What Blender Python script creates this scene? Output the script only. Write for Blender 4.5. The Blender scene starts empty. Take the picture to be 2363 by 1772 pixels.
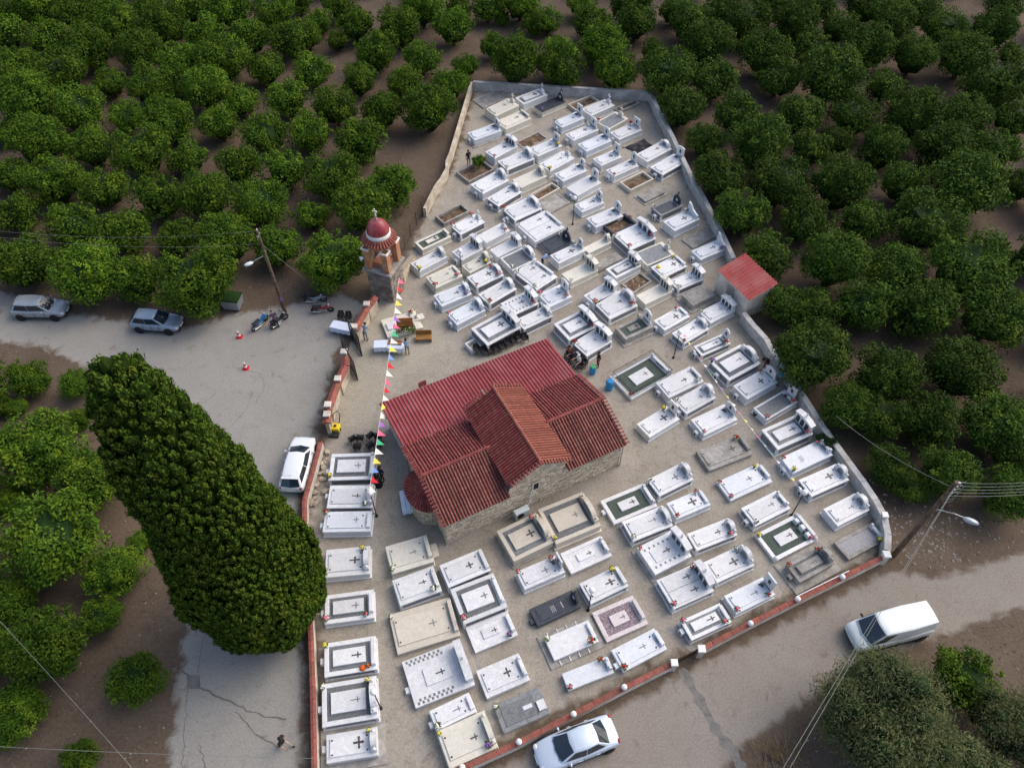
import bpy, bmesh, math, random
from mathutils import Vector, Matrix, noise as mnoise
R = math.radians
rnd = random.Random(7)
sc = bpy.context.scene
col = sc.collection

# ---------------------------------------------------------------- camera, sky, sun, exposure
CAM_H, PITCH, FPX = 44.0, R(51.36), 1775.0          # drone height, tilt, focal length in photo pixels
cam = bpy.data.cameras.new('Camera'); camo = bpy.data.objects.new('Camera', cam); col.objects.link(camo)
camo.location = (0, 0, CAM_H); camo.rotation_euler = (math.pi/2 - PITCH, 0, 0)
cam.sensor_fit = 'HORIZONTAL'; cam.sensor_width = 36.0; cam.lens = 36.0*FPX/2363.0
cam.clip_start = 0.5; cam.clip_end = 3000
sc.camera = camo
SUN_EL, SUN_AZ = R(46), R(-28)                       # azimuth measured from +X towards -Y
w = bpy.data.worlds.new('World'); sc.world = w; w.use_nodes = True
nt = w.node_tree; bg = nt.nodes['Background']; sky = nt.nodes.new('ShaderNodeTexSky')
sky.sky_type = 'NISHITA'; sky.sun_disc = False; sky.sun_elevation = SUN_EL
sky.sun_rotation = R(90) + SUN_AZ; sky.air_density = 1.0; sky.dust_density = 4.5; sky.ozone_density = 1.0
bg.inputs['Strength'].default_value = 0.15
nt.links.new(sky.outputs['Color'], bg.inputs['Color'])
sd = bpy.data.lights.new('Sun', 'SUN'); so = bpy.data.objects.new('Sun', sd); col.objects.link(so)
sd.energy = 0.6; sd.angle = R(60); sd.color = (1.0, 0.93, 0.84)
dirv = Vector((math.cos(SUN_EL)*math.cos(SUN_AZ), -math.cos(SUN_EL)*math.sin(SUN_AZ), math.sin(SUN_EL)))
so.rotation_euler = dirv.to_track_quat('Z', 'Y').to_euler(); so.location = (30, -20, 60)
vs = sc.view_settings; vs.view_transform = 'Standard'; vs.look = 'None'; vs.gamma = 1.0; vs.use_curve_mapping = False
vs.exposure = 0.52
sc.render.engine = 'CYCLES'

# ---------------------------------------------------------------- helpers
CP, SP = math.cos(PITCH), math.sin(PITCH)
def P(x, y, z=0.0):
    """survey point: where the sight line of a photo pixel meets height z"""
    u = (x-1181.5)/FPX; v = (y-886.0)/FPX
    d = (u, CP-v*SP, -SP-v*CP); t = (CAM_H-z)/-d[2]
    return Vector((d[0]*t, d[1]*t, z))
def lin(h):
    v = [int(h[i:i+2], 16)/255.0 for i in (0, 2, 4)]
    return tuple(c/12.92 if c < .04045 else ((c+.055)/1.055)**2.4 for c in v)
def tag(o, label, cat, group=None):
    o['label'] = label; o['category'] = cat
    if group: o['group'] = group
    return o
def kind(o, k): o['kind'] = k; return o
def empty(name, loc=(0,0,0), rz=0.0):
    o = bpy.data.objects.new(name, None); col.objects.link(o); o.location = loc; o.rotation_euler = (0,0,rz)
    o.empty_display_size = .2
    return o
def link(name, me, parent=None, loc=None, rot=None, scale=None):
    o = bpy.data.objects.new(name, me); col.objects.link(o)
    if parent: o.parent = parent
    if loc is not None: o.location = loc
    if rot is not None: o.rotation_euler = rot
    if scale is not None: o.scale = scale
    return o

class MB:
    """collects shapes into one mesh"""
    def __init__(s): s.v = []; s.f = []
    def add(s, vs, fs):
        n = len(s.v); s.v += [tuple(q) for q in vs]; s.f += [tuple(i+n for i in q) for q in fs]; return s
    def box(s, x0, x1, y0, y1, z0, z1, b=0.0):
        if b <= 0:
            vs = [(x0,y0,z0),(x1,y0,z0),(x1,y1,z0),(x0,y1,z0),(x0,y0,z1),(x1,y0,z1),(x1,y1,z1),(x0,y1,z1)]
            fs = [(3,2,1,0),(0,1,5,4),(1,2,6,5),(2,3,7,6),(3,0,4,7),(4,5,6,7)]
        else:
            vs = [(x0,y0,z0),(x1,y0,z0),(x1,y1,z0),(x0,y1,z0),(x0,y0,z1-b),(x1,y0,z1-b),(x1,y1,z1-b),(x0,y1,z1-b),
                  (x0+b,y0+b,z1),(x1-b,y0+b,z1),(x1-b,y1-b,z1),(x0+b,y1-b,z1)]
            fs = [(3,2,1,0),(0,1,5,4),(1,2,6,5),(2,3,7,6),(3,0,4,7),(4,5,9,8),(5,6,10,9),(6,7,11,10),(7,4,8,11),(8,9,10,11)]
        return s.add(vs, fs)
    def prism(s, poly, z0, z1):
        n = len(poly); vs = [(x,y,z0) for x,y in poly]+[(x,y,z1) for x,y in poly]
        fs = [tuple(range(n-1,-1,-1)), tuple(range(n,2*n))]+[(i,(i+1)%n,n+(i+1)%n,n+i) for i in range(n)]
        return s.add(vs, fs)
    def prism_x(s, poly, x0, x1):                       # poly in (y, z), extruded along x
        n = len(poly); vs = [(x0,y,z) for y,z in poly]+[(x1,y,z) for y,z in poly]
        fs = [tuple(range(n-1,-1,-1)), tuple(range(n,2*n))]+[(i,(i+1)%n,n+(i+1)%n,n+i) for i in range(n)]
        return s.add(vs, fs)
    def tube(s, pts, r, n=8, cap=True):
        pts = [Vector(p) for p in pts]; m = len(pts); rs = r if isinstance(r, (list, tuple)) else [r]*m
        base = len(s.v); up = Vector((0,0,1))
        for i, p in enumerate(pts):
            d = (pts[min(i+1,m-1)]-pts[max(i-1,0)]).normalized()
            a = d.cross(up) if abs(d.z) < .95 else d.cross(Vector((1,0,0)))
            a.normalize(); b = d.cross(a)
            for k in range(n):
                t = 2*math.pi*k/n; s.v.append(tuple(p+(a*math.cos(t)+b*math.sin(t))*rs[i]))
        for i in range(m-1):
            for k in range(n):
                k2 = (k+1) % n; s.f.append((base+i*n+k, base+(i+1)*n+k, base+(i+1)*n+k2, base+i*n+k2))
        if cap:
            s.f.append(tuple(base+k for k in range(n))); s.f.append(tuple(base+(m-1)*n+k for k in range(n-1,-1,-1)))
        return s
    def lathe(s, prof, n=12, c=(0,0,0), sx=1, sy=1):
        base = len(s.v); m = len(prof)
        for r, z in prof:
            for k in range(n):
                t = 2*math.pi*k/n; s.v.append((c[0]+r*math.cos(t)*sx, c[1]+r*math.sin(t)*sy, c[2]+z))
        for i in range(m-1):
            for k in range(n):
                k2 = (k+1) % n; s.f.append((base+i*n+k, base+i*n+k2, base+(i+1)*n+k2, base+(i+1)*n+k))
        if prof[0][0] > 1e-4: s.f.append(tuple(base+k for k in range(n-1,-1,-1)))
        if prof[-1][0] > 1e-4: s.f.append(tuple(base+(m-1)*n+k for k in range(n)))
        return s
    def ball(s, c, r, seg=8, rings=5, sq=(1,1,1)):
        prof = [(max(1e-5, math.sin(math.pi*i/rings)), -math.cos(math.pi*i/rings)) for i in range(rings+1)]
        base = len(s.v)
        for pr, pz in prof:
            for k in range(seg):
                t = 2*math.pi*k/seg; s.v.append((c[0]+r*pr*math.cos(t)*sq[0], c[1]+r*pr*math.sin(t)*sq[1], c[2]+r*pz*sq[2]))
        for i in range(rings):
            for k in range(seg):
                k2 = (k+1) % seg; s.f.append((base+i*seg+k, base+i*seg+k2, base+(i+1)*seg+k2, base+(i+1)*seg+k))
        return s
    def xf(s, m):
        s.v = [tuple(m @ Vector(q)) for q in s.v]; return s
    def mesh(s, name, mat, smooth=False):
        me = bpy.data.meshes.new(name); me.from_pydata(s.v, [], s.f); me.materials.append(mat)
        if smooth: me.polygons.foreach_set('use_smooth', [True]*len(me.polygons))
        me.update(); return me
    def build(s, name, mat, parent=None, smooth=False, **k):
        return link(name, s.mesh(name, mat, smooth), parent, **k)

# ---------------------------------------------------------------- procedural materials
def nodes(name):
    m = bpy.data.materials.new(name); m.use_nodes = True; t = m.node_tree
    return m, t, t.nodes['Principled BSDF']
def N(t, typ, **k):
    n = t.nodes.new(typ)
    for a, b in k.items():
        if a in n.inputs: n.inputs[a].default_value = b
        else: setattr(n, a, b)
    return n
def mixc(t, fac, a, b, mode='MIX'):
    n = t.nodes.new('ShaderNodeMix'); n.data_type = 'RGBA'; n.blend_type = mode
    for i, q in ((0, fac), (6, a), (7, b)):
        if isinstance(q, (int, float)): n.inputs[i].default_value = q
        elif isinstance(q, (tuple, list)): n.inputs[i].default_value = tuple(q)+((1,) if len(q) == 3 else ())
        else: t.links.new(q, n.inputs[i])
    return n.outputs[2]
def ramp(t, src, lo, hi):
    n = t.nodes.new('ShaderNodeMapRange'); n.inputs[1].default_value = lo; n.inputs[2].default_value = hi
    t.links.new(src, n.inputs[0]); return n.outputs[0]
def noise(t, scale, detail=5, dist=0.0, rough=.55, vec=None):
    n = t.nodes.new('ShaderNodeTexNoise'); n.inputs['Scale'].default_value = scale; n.inputs['Detail'].default_value = detail
    n.inputs['Distortion'].default_value = dist; n.inputs['Roughness'].default_value = rough
    if vec is None:
        g = t.nodes.new('ShaderNodeNewGeometry'); vec = g.outputs['Position']
    t.links.new(vec, n.inputs['Vector']); return n.outputs[0]
def math2(t, op, a, b):
    n = t.nodes.new('ShaderNodeMath'); n.operation = op
    for i, q in ((0, a), (1, b)):
        if isinstance(q, (int, float)): n.inputs[i].default_value = q
        else: t.links.new(q, n.inputs[i])
    return n.outputs[0]
def bump(t, b, src, st, dist=.02):
    n = t.nodes.new('ShaderNodeBump'); n.inputs['Strength'].default_value = st; n.inputs['Distance'].default_value = dist
    t.links.new(src, n.inputs['Height']); t.links.new(n.outputs[0], b.inputs['Normal'])
def surf(name, c, rough=.8, var=.25, scale=5.0, c2=None, s2=.8, rand=0.0, bmp=0.0, metal=0.0, spec=.35, coat=0.0):
    m, t, b = nodes(name)
    n1 = ramp(t, noise(t, scale, 6), .3, .7)
    lo = tuple(q*(1-var) for q in c); hi = tuple(min(1, q*(1+var)) for q in c)
    o = mixc(t, n1, lo, hi)
    if c2: o = mixc(t, ramp(t, noise(t, s2, 4), .45, .65), o, c2)
    if rand:
        oi = t.nodes.new('ShaderNodeObjectInfo'); r = t.nodes.new('ShaderNodeMapRange')
        r.inputs[3].default_value = 1-rand; r.inputs[4].default_value = 1+rand*.5
        t.links.new(oi.outputs['Random'], r.inputs[0])
        hsv = t.nodes.new('ShaderNodeHueSaturation'); t.links.new(o, hsv.inputs['Color']); t.links.new(r.outputs[0], hsv.inputs['Value']); o = hsv.outputs[0]
    t.links.new(o, b.inputs['Base Color']); b.inputs['Roughness'].default_value = rough
    b.inputs['Metallic'].default_value = metal; b.inputs['Specular IOR Level'].default_value = spec; b.inputs['Coat Weight'].default_value = coat
    if bmp: bump(t, b, noise(t, scale*3, 6), bmp)
    return m
def marble_mat(name, c, vein, amt=.35, rand=.08, rough=.42):
    m, t, b = nodes(name)
    tc = t.nodes.new('ShaderNodeTexCoord'); oi = t.nodes.new('ShaderNodeObjectInfo')
    mp = t.nodes.new('ShaderNodeVectorMath'); mp.operation = 'ADD'
    g = t.nodes.new('ShaderNodeNewGeometry'); t.links.new(g.outputs['Position'], mp.inputs[0]); t.links.new(oi.outputs['Random'], mp.inputs[1])
    v = noise(t, 1.7, 8, 1.6, .65, mp.outputs[0])
    a = t.nodes.new('ShaderNodeMath'); a.operation = 'SUBTRACT'; t.links.new(v, a.inputs[0]); a.inputs[1].default_value = .5
    ab = t.nodes.new('ShaderNodeMath'); ab.operation = 'ABSOLUTE'; t.links.new(a.outputs[0], ab.inputs[0])
    k = ramp(t, ab.outputs[0], .09, 0.0)
    k2 = math2(t, 'MULTIPLY', k, amt)
    o = mixc(t, k2, c, vein)
    dirt = ramp(t, noise(t, 2.6, 6, .3), .5, .8)
    o = mixc(t, math2(t, 'MULTIPLY', dirt, .38), o, tuple(q*.62 for q in c))
    r = t.nodes.new('ShaderNodeMapRange'); r.inputs[3].default_value = 1-rand; r.inputs[4].default_value = 1+rand*.4
    t.links.new(oi.outputs['Random'], r.inputs[0])
    hsv = t.nodes.new('ShaderNodeHueSaturation'); t.links.new(o, hsv.inputs['Color']); t.links.new(r.outputs[0], hsv.inputs['Value'])
    t.links.new(hsv.outputs[0], b.inputs['Base Color']); b.inputs['Roughness'].default_value = rough
    return m
def speckle(name, ca, cb, scale=38.0):
    m, t, b = nodes(name)
    vo = t.nodes.new('ShaderNodeTexVoronoi'); vo.inputs['Scale'].default_value = scale
    g = t.nodes.new('ShaderNodeNewGeometry'); t.links.new(g.outputs['Position'], vo.inputs['Vector'])
    sep = t.nodes.new('ShaderNodeSeparateColor'); t.links.new(vo.outputs['Color'], sep.inputs[0])
    t.links.new(mixc(t, sep.outputs[0], ca, cb), b.inputs['Base Color']); b.inputs['Roughness'].default_value = .85
    bump(t, b, vo.outputs['Distance'], .6, .01); return m
def leaf_mat(name, ca, cb, cc, trans=.25):
    m, t, b = nodes(name)
    g = t.nodes.new('ShaderNodeNewGeometry'); oi = t.nodes.new('ShaderNodeObjectInfo')
    o = mixc(t, g.outputs['Random Per Island'], ca, cb)
    o = mixc(t, ramp(t, noise(t, .9, 3), .5, .75), o, cc)
    r = t.nodes.new('ShaderNodeMapRange'); r.inputs[3].default_value = .72; r.inputs[4].default_value = 1.22
    t.links.new(oi.outputs['Random'], r.inputs[0])
    hsv = t.nodes.new('ShaderNodeHueSaturation'); t.links.new(o, hsv.inputs['Color']); t.links.new(r.outputs[0], hsv.inputs['Value'])
    t.links.new(hsv.outputs[0], b.inputs['Base Color']); b.inputs['Roughness'].default_value = .7
    b.inputs['Specular IOR Level'].default_value = .12
    tr = t.nodes.new('ShaderNodeBsdfTranslucent'); t.links.new(hsv.outputs[0], tr.inputs['Color'])
    mx = t.nodes.new('ShaderNodeMixShader'); mx.inputs[0].default_value = trans
    t.links.new(b.outputs[0], mx.inputs[1]); t.links.new(tr.outputs[0], mx.inputs[2])
    t.links.new(mx.outputs[0], t.nodes['Material Output'].inputs['Surface']); return m
SOIL_A, SOIL_B, SOIL_C = (.095,.070,.050), (.150,.115,.086), (.073,.052,.037)
def earth_colour(t, ca, cb, cc, fine):
    o = mixc(t, ramp(t, noise(t, .35, 5, .4), .35, .65), ca, cb)
    o = mixc(t, ramp(t, noise(t, 1.3, 7, .8), .52, .72), o, cc)
    return mixc(t, .5, o, mixc(t, ramp(t, noise(t, fine, 8, 0, .7), .3, .7), tuple(q*.62 for q in ca), tuple(q*1.3 for q in cb)))
def ground_mat(name, ca, cb, cc, edge=None, crack=0.0, fine=9.0):
    """ca/cb patches, cc stains; edge colour blends in from the worn border of the sheet"""
    m, t, b = nodes(name)
    o = earth_colour(t, ca, cb, cc, fine)
    if crack:
        vo = t.nodes.new('ShaderNodeTexVoronoi'); vo.feature = 'DISTANCE_TO_EDGE'; vo.inputs['Scale'].default_value = .28
        g = t.nodes.new('ShaderNodeNewGeometry'); wv = t.nodes.new('ShaderNodeVectorMath'); wv.operation = 'MULTIPLY_ADD'
        nz = t.nodes.new('ShaderNodeTexNoise'); nz.inputs['Scale'].default_value = .9; nz.inputs['Detail'].default_value = 6
        t.links.new(g.outputs['Position'], nz.inputs['Vector']); t.links.new(nz.outputs['Color'], wv.inputs[0])
        wv.inputs[1].default_value = (1.6, 1.6, 0); t.links.new(g.outputs['Position'], wv.inputs[2])
        t.links.new(wv.outputs[0], vo.inputs['Vector'])
        k = ramp(t, vo.outputs['Distance'], .012, .0)
        o = mixc(t, math2(t, 'MULTIPLY', k, crack), o, tuple(q*.35 for q in ca))
    if edge:
        at = t.nodes.new('ShaderNodeAttribute'); at.attribute_name = 'edge'
        EC = lambda: earth_colour(t, SOIL_A, SOIL_B, SOIL_C, 6) if edge == 'soil' else earth_colour(t, *edge)
        e = math2(t, 'ADD', at.outputs['Fac'], math2(t, 'MULTIPLY', math2(t, 'SUBTRACT', noise(t, 1.1, 6, .5), .5), 1.9))
        o = mixc(t, ramp(t, e, .8, .25), o, EC())
        last = ramp(t, at.outputs['Fac'], .18, .02)
        o = mixc(t, last, o, EC())
    t.links.new(o, b.inputs['Base Color']); b.inputs['Roughness'].default_value = .92; b.inputs['Specular IOR Level'].default_value = .15
    bump(t, b, noise(t, fine, 8, 0, .7), .55, .05); return m

def stone_mat(name, ca, cb):
    m, t, b = nodes(name); g = t.nodes.new('ShaderNodeNewGeometry'); o = mixc(t, g.outputs['Random Per Island'], ca, cb)
    o = mixc(t, math2(t, 'MULTIPLY', ramp(t, noise(t, 7, 6), .4, .7), .5), o, tuple(q*.6 for q in ca))
    t.links.new(o, b.inputs['Base Color']); b.inputs['Roughness'].default_value = .92; b.inputs['Specular IOR Level'].default_value = .2; bump(t, b, noise(t, 18, 6), .5); return m
MT = dict(
 stone=stone_mat('field_stone', (.42,.345,.25), (.76,.66,.51)), stoned=stone_mat('dark_field_stone', (.17,.14,.12), (.40,.35,.295)),
 soil=ground_mat('soil', SOIL_A, SOIL_B, SOIL_C, fine=6),
 road=ground_mat('pale_road', (.27,.262,.238), (.32,.31,.285), (.24,.232,.208), edge='soil'),
 road2=ground_mat('dusty_road', (.255,.222,.188), (.285,.262,.232), (.225,.188,.15), edge='soil'),
 yard=ground_mat('yard_concrete', (.285,.252,.205), (.365,.34,.298), (.205,.17,.13), edge='soil', crack=.08, fine=7),
 plaza=ground_mat('plaza_concrete', (.335,.308,.245), (.395,.37,.31), (.275,.245,.19), edge=((.285,.252,.205), (.365,.34,.298), (.205,.17,.13), 7), crack=.06, fine=7),
 white=marble_mat('white_marble', (.755,.765,.775), (.45,.48,.52), .35, .14),
 whitev=marble_mat('veined_marble', (.74,.75,.765), (.36,.38,.42), .35),
 blue=marble_mat('bluish_marble', (.71,.745,.785), (.45,.5,.57), .35),
 cream=marble_mat('cream_marble', (.71,.69,.60), (.5,.46,.38), .35),
 beige=marble_mat('beige_stone', (.62,.575,.49), (.45,.4,.33), .35, .1, .6),
 pink=marble_mat('pinkish_marble', (.70,.64,.64), (.4,.33,.34), .4),
 grey=marble_mat('grey_marble', (.155,.165,.175), (.32,.34,.36), .5, .2),
 dark=marble_mat('dark_granite', (.035,.042,.055), (.09,.10,.12), .4, .1, .25),
 conc=surf('concrete', (.36,.345,.32), .9, .25, 4, (.25,.235,.21), 1.2, .12, .35),
 concw=surf('wall_concrete', (.50,.50,.49), .9, .2, 2.5, (.36,.35,.335), .8, .05, .4),
 creamwall=surf('cream_render', (.55,.49,.39), .9, .25, 2.5, (.36,.3,.22), .9, .05, .35),
 whitewall=surf('white_render', (.66,.63,.57), .88, .15, 2.0, (.5,.45,.38), 1.1, .03, .3),
 coping=surf('red_tile_coping', (.30,.092,.068), .75, .35, 6, (.24,.09,.065), 1.5, .15, .4),
 gravelg=speckle('green_gravel', (.02,.035,.025), (.11,.14,.12)),
 gravels=speckle('grey_gravel', (.06,.065,.07), (.22,.23,.24)),
 gravell=speckle('light_gravel', (.22,.22,.23), (.45,.45,.46)),
 gravelp=speckle('purple_gravel', (.06,.035,.045), (.42,.34,.38), 26),
 earth=surf('grave_earth', (.11,.065,.04), .95, .45, 6, (.2,.15,.1), 2.0, .15, .6),
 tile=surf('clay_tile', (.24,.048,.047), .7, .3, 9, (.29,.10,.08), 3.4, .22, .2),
 tileo=surf('orange_sunlit_clay_tile', (.30,.10,.066), .75, .25, 9, (.25,.075,.055), 3.0, .2, .2),
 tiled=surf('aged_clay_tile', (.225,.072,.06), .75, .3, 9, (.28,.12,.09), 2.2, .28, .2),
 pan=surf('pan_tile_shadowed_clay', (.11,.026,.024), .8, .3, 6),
 sheet=surf('red_roof_sheet', (.275,.052,.058), .6, .14, 2.0, (.32,.085,.09), .7, .05, .1, 0, .35),
 sheet2=surf('bright_red_sheet', (.36,.06,.055), .55, .18, 2.0, (.40,.12,.105), .9, 0, .1, 0, .4),
 mortar=surf('mortar', (.30,.262,.21), .95, .2, 8, None, 1, 0, .5),
 brick=surf('terracotta_render', (.42,.19,.10), .85, .3, 4, (.48,.30,.19), 1.3, .05, .4),
 dome=surf('dome_paint', (.26,.03,.046), .38, .2, 2.5, (.42,.11,.11), 1.2, 0, .1, 0, .5),
 paintw=surf('white_paint', (.78,.77,.74), .6, .08, 3),
 iron=surf('black_iron', (.02,.018,.017), .5, .3, 8, None, 1, 0, .2, .4),
 ironb=surf('rusty_iron', (.06,.04,.03), .6, .4, 8, None, 1, 0, .2, .3),
 steel=surf('grey_steel', (.42,.43,.44), .4, .15, 8, None, 1, 0, 0, .7),
 wood=surf('weathered_wood', (.115,.072,.048), .85, .4, 4, (.2,.15,.11), 3.0, .1, .4),
 woodo=surf('varnished_wood', (.27,.14,.04), .5, .35, 6),
 wire=surf('cable', (.24,.245,.225), .6, .1, 2),
 globe=surf('opal_globe', (.85,.85,.84), .25, .03, 3),
 plasticb=surf('black_plastic', (.022,.021,.024), .45, .2, 4),
 plasticblue=surf('blue_plastic', (.015,.20,.48), .4, .15, 4),
 plasticy=surf('yellow_plastic', (.75,.55,.02), .45, .12, 4),
 plasticg=surf('green_plastic', (.04,.33,.12), .45, .12, 4),
 orange=surf('orange_red', (.6,.10,.02), .6, .2, 5),
 cloth=surf('white_cloth', (.66,.74,.88), .9, .06, 3),
 blueline=surf('blue_trim', (.05,.16,.45), .7, .1, 4),
 glass=surf('tinted_glass', (.02,.032,.045), .06, .2, 1.2, None, 1, 0, 0, 0, .8),
 tyre=surf('tyre_rubber', (.018,.018,.019), .85, .2, 9),
 rim=surf('alloy', (.5,.51,.52), .35, .1, 8, None, 1, 0, 0, .8),
 cardark=surf('car_trim', (.02,.021,.023), .6, .2, 6),
 lampw=surf('headlamp', (.72,.74,.76), .12, .05, 5, None, 1, 0, 0, .2, .6),
 lampr=surf('tail_lamp', (.33,.012,.016), .15, .1, 5, None, 1, 0, 0, 0, .6),
 silver=surf('silver_paint', (.36,.40,.45), .32, .05, 2, None, 1, 0, 0, .35, .5, .6),
 silverb=surf('blue_silver_paint', (.29,.37,.46), .32, .05, 2, None, 1, 0, 0, .35, .5, .6),
 carwhite=surf('white_car_paint', (.74,.78,.81), .25, .03, 2, None, 1, 0, 0, 0, .5, .7),
 vanwhite=surf('van_paint', (.70,.76,.76), .35, .04, 2, (.62,.68,.68), 1.0, 0, 0, 0, .5, .5),
 pearl=surf('pearl_paint', (.60,.69,.80), .28, .04, 2, None, 1, 0, 0, .25, .5, .7),
 skin=surf('skin', (.45,.25,.17), .6, .1, 9),
 hair=surf('dark_hair', (.02,.014,.01), .7, .3, 20),
 hairw=surf('grey_hair', (.55,.54,.53), .7, .2, 20),
 leaf=leaf_mat('citrus_leaf', (.028,.070,.008), (.098,.185,.013), (.185,.275,.020), .14),
 leaf2=leaf_mat('dark_citrus_leaf', (.022,.055,.009), (.072,.132,.014), (.13,.195,.022), .14),
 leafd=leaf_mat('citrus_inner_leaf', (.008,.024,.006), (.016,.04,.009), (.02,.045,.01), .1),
 leafc=leaf_mat('cypress_scale', (.045,.095,.010), (.10,.17,.014), (.145,.165,.02), .12),
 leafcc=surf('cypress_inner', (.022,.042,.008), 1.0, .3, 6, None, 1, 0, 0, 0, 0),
 leafo=leaf_mat('olive_leaf', (.10,.13,.05), (.21,.235,.105), (.26,.265,.10)),
 leafb=leaf_mat('dark_shrub_leaf', (.012,.035,.012), (.03,.07,.02), (.05,.09,.02)),
 bark=surf('bark', (.085,.062,.045), .95, .4, 9, None, 1, 0, .6),
 litter=stone_mat('leaf_litter', (.10,.065,.03), (.30,.22,.10)),
 dry=surf('dry_grass', (.26,.19,.09), .95, .4, 6, (.16,.1,.05), 2.0),
 rubble=surf('pale_rubble', (.45,.39,.31), .9, .3, 5, None, 1, .3, .4),
 pebble=surf('pebble', (.30,.26,.22), .9, .35, 3, None, 1, 0),
 crack=surf('crack_filler', (.15,.14,.125), .95, .25, 8),
 patch=surf('asphalt_patch', (.16,.158,.148), .92, .25, 5, (.22,.2,.18), 1.5, 0, .4),
 letter=surf('engraved_letter', (.16,.17,.19), .7, .2, 9),
 bronze=surf('bronze_fitting', (.09,.085,.08), .45, .3, 9, None, 1, 0, 0, .5),
 tarp=surf('black_tarp', (.018,.017,.022), .4, .3, 4, None, 1, 0, .6),
)
for nm, c in dict(p=(.75,.12,.22), r=(.55,.015,.03), w=(.80,.78,.70), y=(.75,.62,.08), o=(.75,.13,.02), u=(.30,.13,.42), g=(.05,.42,.20), b=(.15,.30,.70)).items():
    MT['fl_'+nm] = surf('petal_'+nm, c, .7, .25, 14)

# ---------------------------------------------------------------- ground, roads, yard
def inside(pt, poly):
    x, y = pt; c = False; n = len(poly)
    for i in range(n):
        x1, y1 = poly[i]; x2, y2 = poly[(i+1) % n]
        if (y1 > y) != (y2 > y) and x < (x2-x1)*(y-y1)/(y2-y1)+x1: c = not c
    return c
def dist_edge(pt, poly):
    x, y = pt; best = 1e9; n = len(poly)
    for i in range(n):
        x1, y1 = poly[i]; x2, y2 = poly[(i+1) % n]; dx, dy = x2-x1, y2-y1; l = dx*dx+dy*dy
        t = max(0, min(1, ((x-x1)*dx+(y-y1)*dy)/l)) if l else 0
        best = min(best, (x-x1-t*dx)**2+(y-y1-t*dy)**2)
    return math.sqrt(best)
def sheet(name, poly, z, cell, mat, soft=1.2):
    xs = [p[0] for p in poly]; ys = [p[1] for p in poly]
    nx = int((max(xs)-min(xs))/cell)+2; ny = int((max(ys)-min(ys))/cell)+2; x0, y0 = min(xs)-cell/2, min(ys)-cell/2
    idx = {}; vs = []; fs = []; ed = []
    def vert(i, j):
        if (i, j) not in idx:
            p = (x0+i*cell, y0+j*cell); ins = inside(p, poly); d = dist_edge(p, poly)
            idx[(i, j)] = len(vs); vs.append((p[0], p[1], z)); ed.append(min(d, soft)/soft if ins else 0.0)
        return idx[(i, j)]
    for i in range(nx):
        for j in range(ny):
            if inside((x0+(i+.5)*cell, y0+(j+.5)*cell), poly):
                fs.append((vert(i,j), vert(i+1,j), vert(i+1,j+1), vert(i,j+1)))
    me = bpy.data.meshes.new(name); me.from_pydata(vs, [], fs); me.materials.append(mat)
    a = me.attributes.new('edge', 'FLOAT', 'POINT'); a.data.foreach_set('value', ed)
    return kind(link(name, me), 'structure')
def px(lst, z=0.0): return [(P(x, y, z).x, P(x, y, z).y) for x, y in lst]

g = MB().add([(-600,-300,0),(600,-300,0),(600,900,0),(-600,900,0)], [(0,1,2,3)]).build('ground', MT['soil']); kind(g, 'structure')
LEFT_ROAD = px([(-260,640),(0,662),(130,708),(300,735),(430,750),(520,722),(640,700),(790,668),(868,700),(815,765),(791,811),(735,1020),(698,1154),(700,1215),(714,1476),(720,1900),(355,1900),(385,1640),(405,1500),(418,1390),(440,1250),(430,1100),(330,930),(230,880),(90,808),(0,800),(-260,785)])
RIGHT_ROAD = px([(985,1900),(1075,1790),(1330,1665),(1560,1545),(1850,1400),(2048,1300),(2150,1322),(2260,1285),(2363,1264),(2700,1230),(2700,1370),(2363,1415),(2180,1482),(2000,1535),(1870,1635),(1740,1722),(1560,1900)])
YARD = px([(1092,192),(1300,204),(1502,216),(1554,322),(1600,408),(1660,535),(1700,610),(1735,740),(1790,828),(1868,940),(1955,1065),(2025,1165),(2046,1240),(2046,1282),(1841,1385),(1560,1530),(1323,1650),(1075,1772),(1000,1850),(725,1850),(722,1585),(718,1476),(704,1215),(703,1154),(740,1020),(791,811),(815,765),(868,690),(930,585),(979,486),(1006,430),(1031,400)])
sheet('left_road', LEFT_ROAD, .008, .3, MT['road'], .9)
sheet('right_road', RIGHT_ROAD, .008, .3, MT['road2'], .8)
sheet('churchyard_paving', YARD, .016, .3, MT['yard'], 1.0)
sheet('gate_plaza', px([(797,835),(822,760),(866,700),(925,655),(960,690),(1010,745),(1085,785),(900,920),(876,1010),(860,1010),(775,1010),(765,985),(770,940),(785,880)]), .020, .25, MT['plaza'], 1.3)
def strip(name, pts, w, z, mat, jit=.0, n=6):
    vs = []; fs = []; out = []
    for i in range(len(pts)-1):
        a, b = Vector(pts[i]), Vector(pts[i+1])
        for k in range(n): out.append(a.lerp(b, k/n))
    out.append(Vector(pts[-1])); r = random.Random(len(pts)*7+int(w*100))
    for i, p in enumerate(out):
        d = (out[min(i+1,len(out)-1)]-out[max(i-1,0)]); d = Vector((d.x, d.y, 0)).normalized(); nrm = Vector((-d.y, d.x, 0))
        p = p+nrm*r.uniform(-jit, jit); ww = w*r.uniform(.6, 1.3)*.5
        for s in (-1, 1): q = p+nrm*ww*s; vs.append((q.x, q.y, z))
    fs = [(2*i, 2*i+2, 2*i+3, 2*i+1) for i in range(len(out)-1)]
    o = MB().add(vs, fs).build(name, mat); return kind(o, 'structure')
strip('road_patch', [P(1572,1542), P(1605,1600), P(1650,1680), P(1690,1735), P(1715,1775)], .55, .014, MT['patch'], .03)
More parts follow.
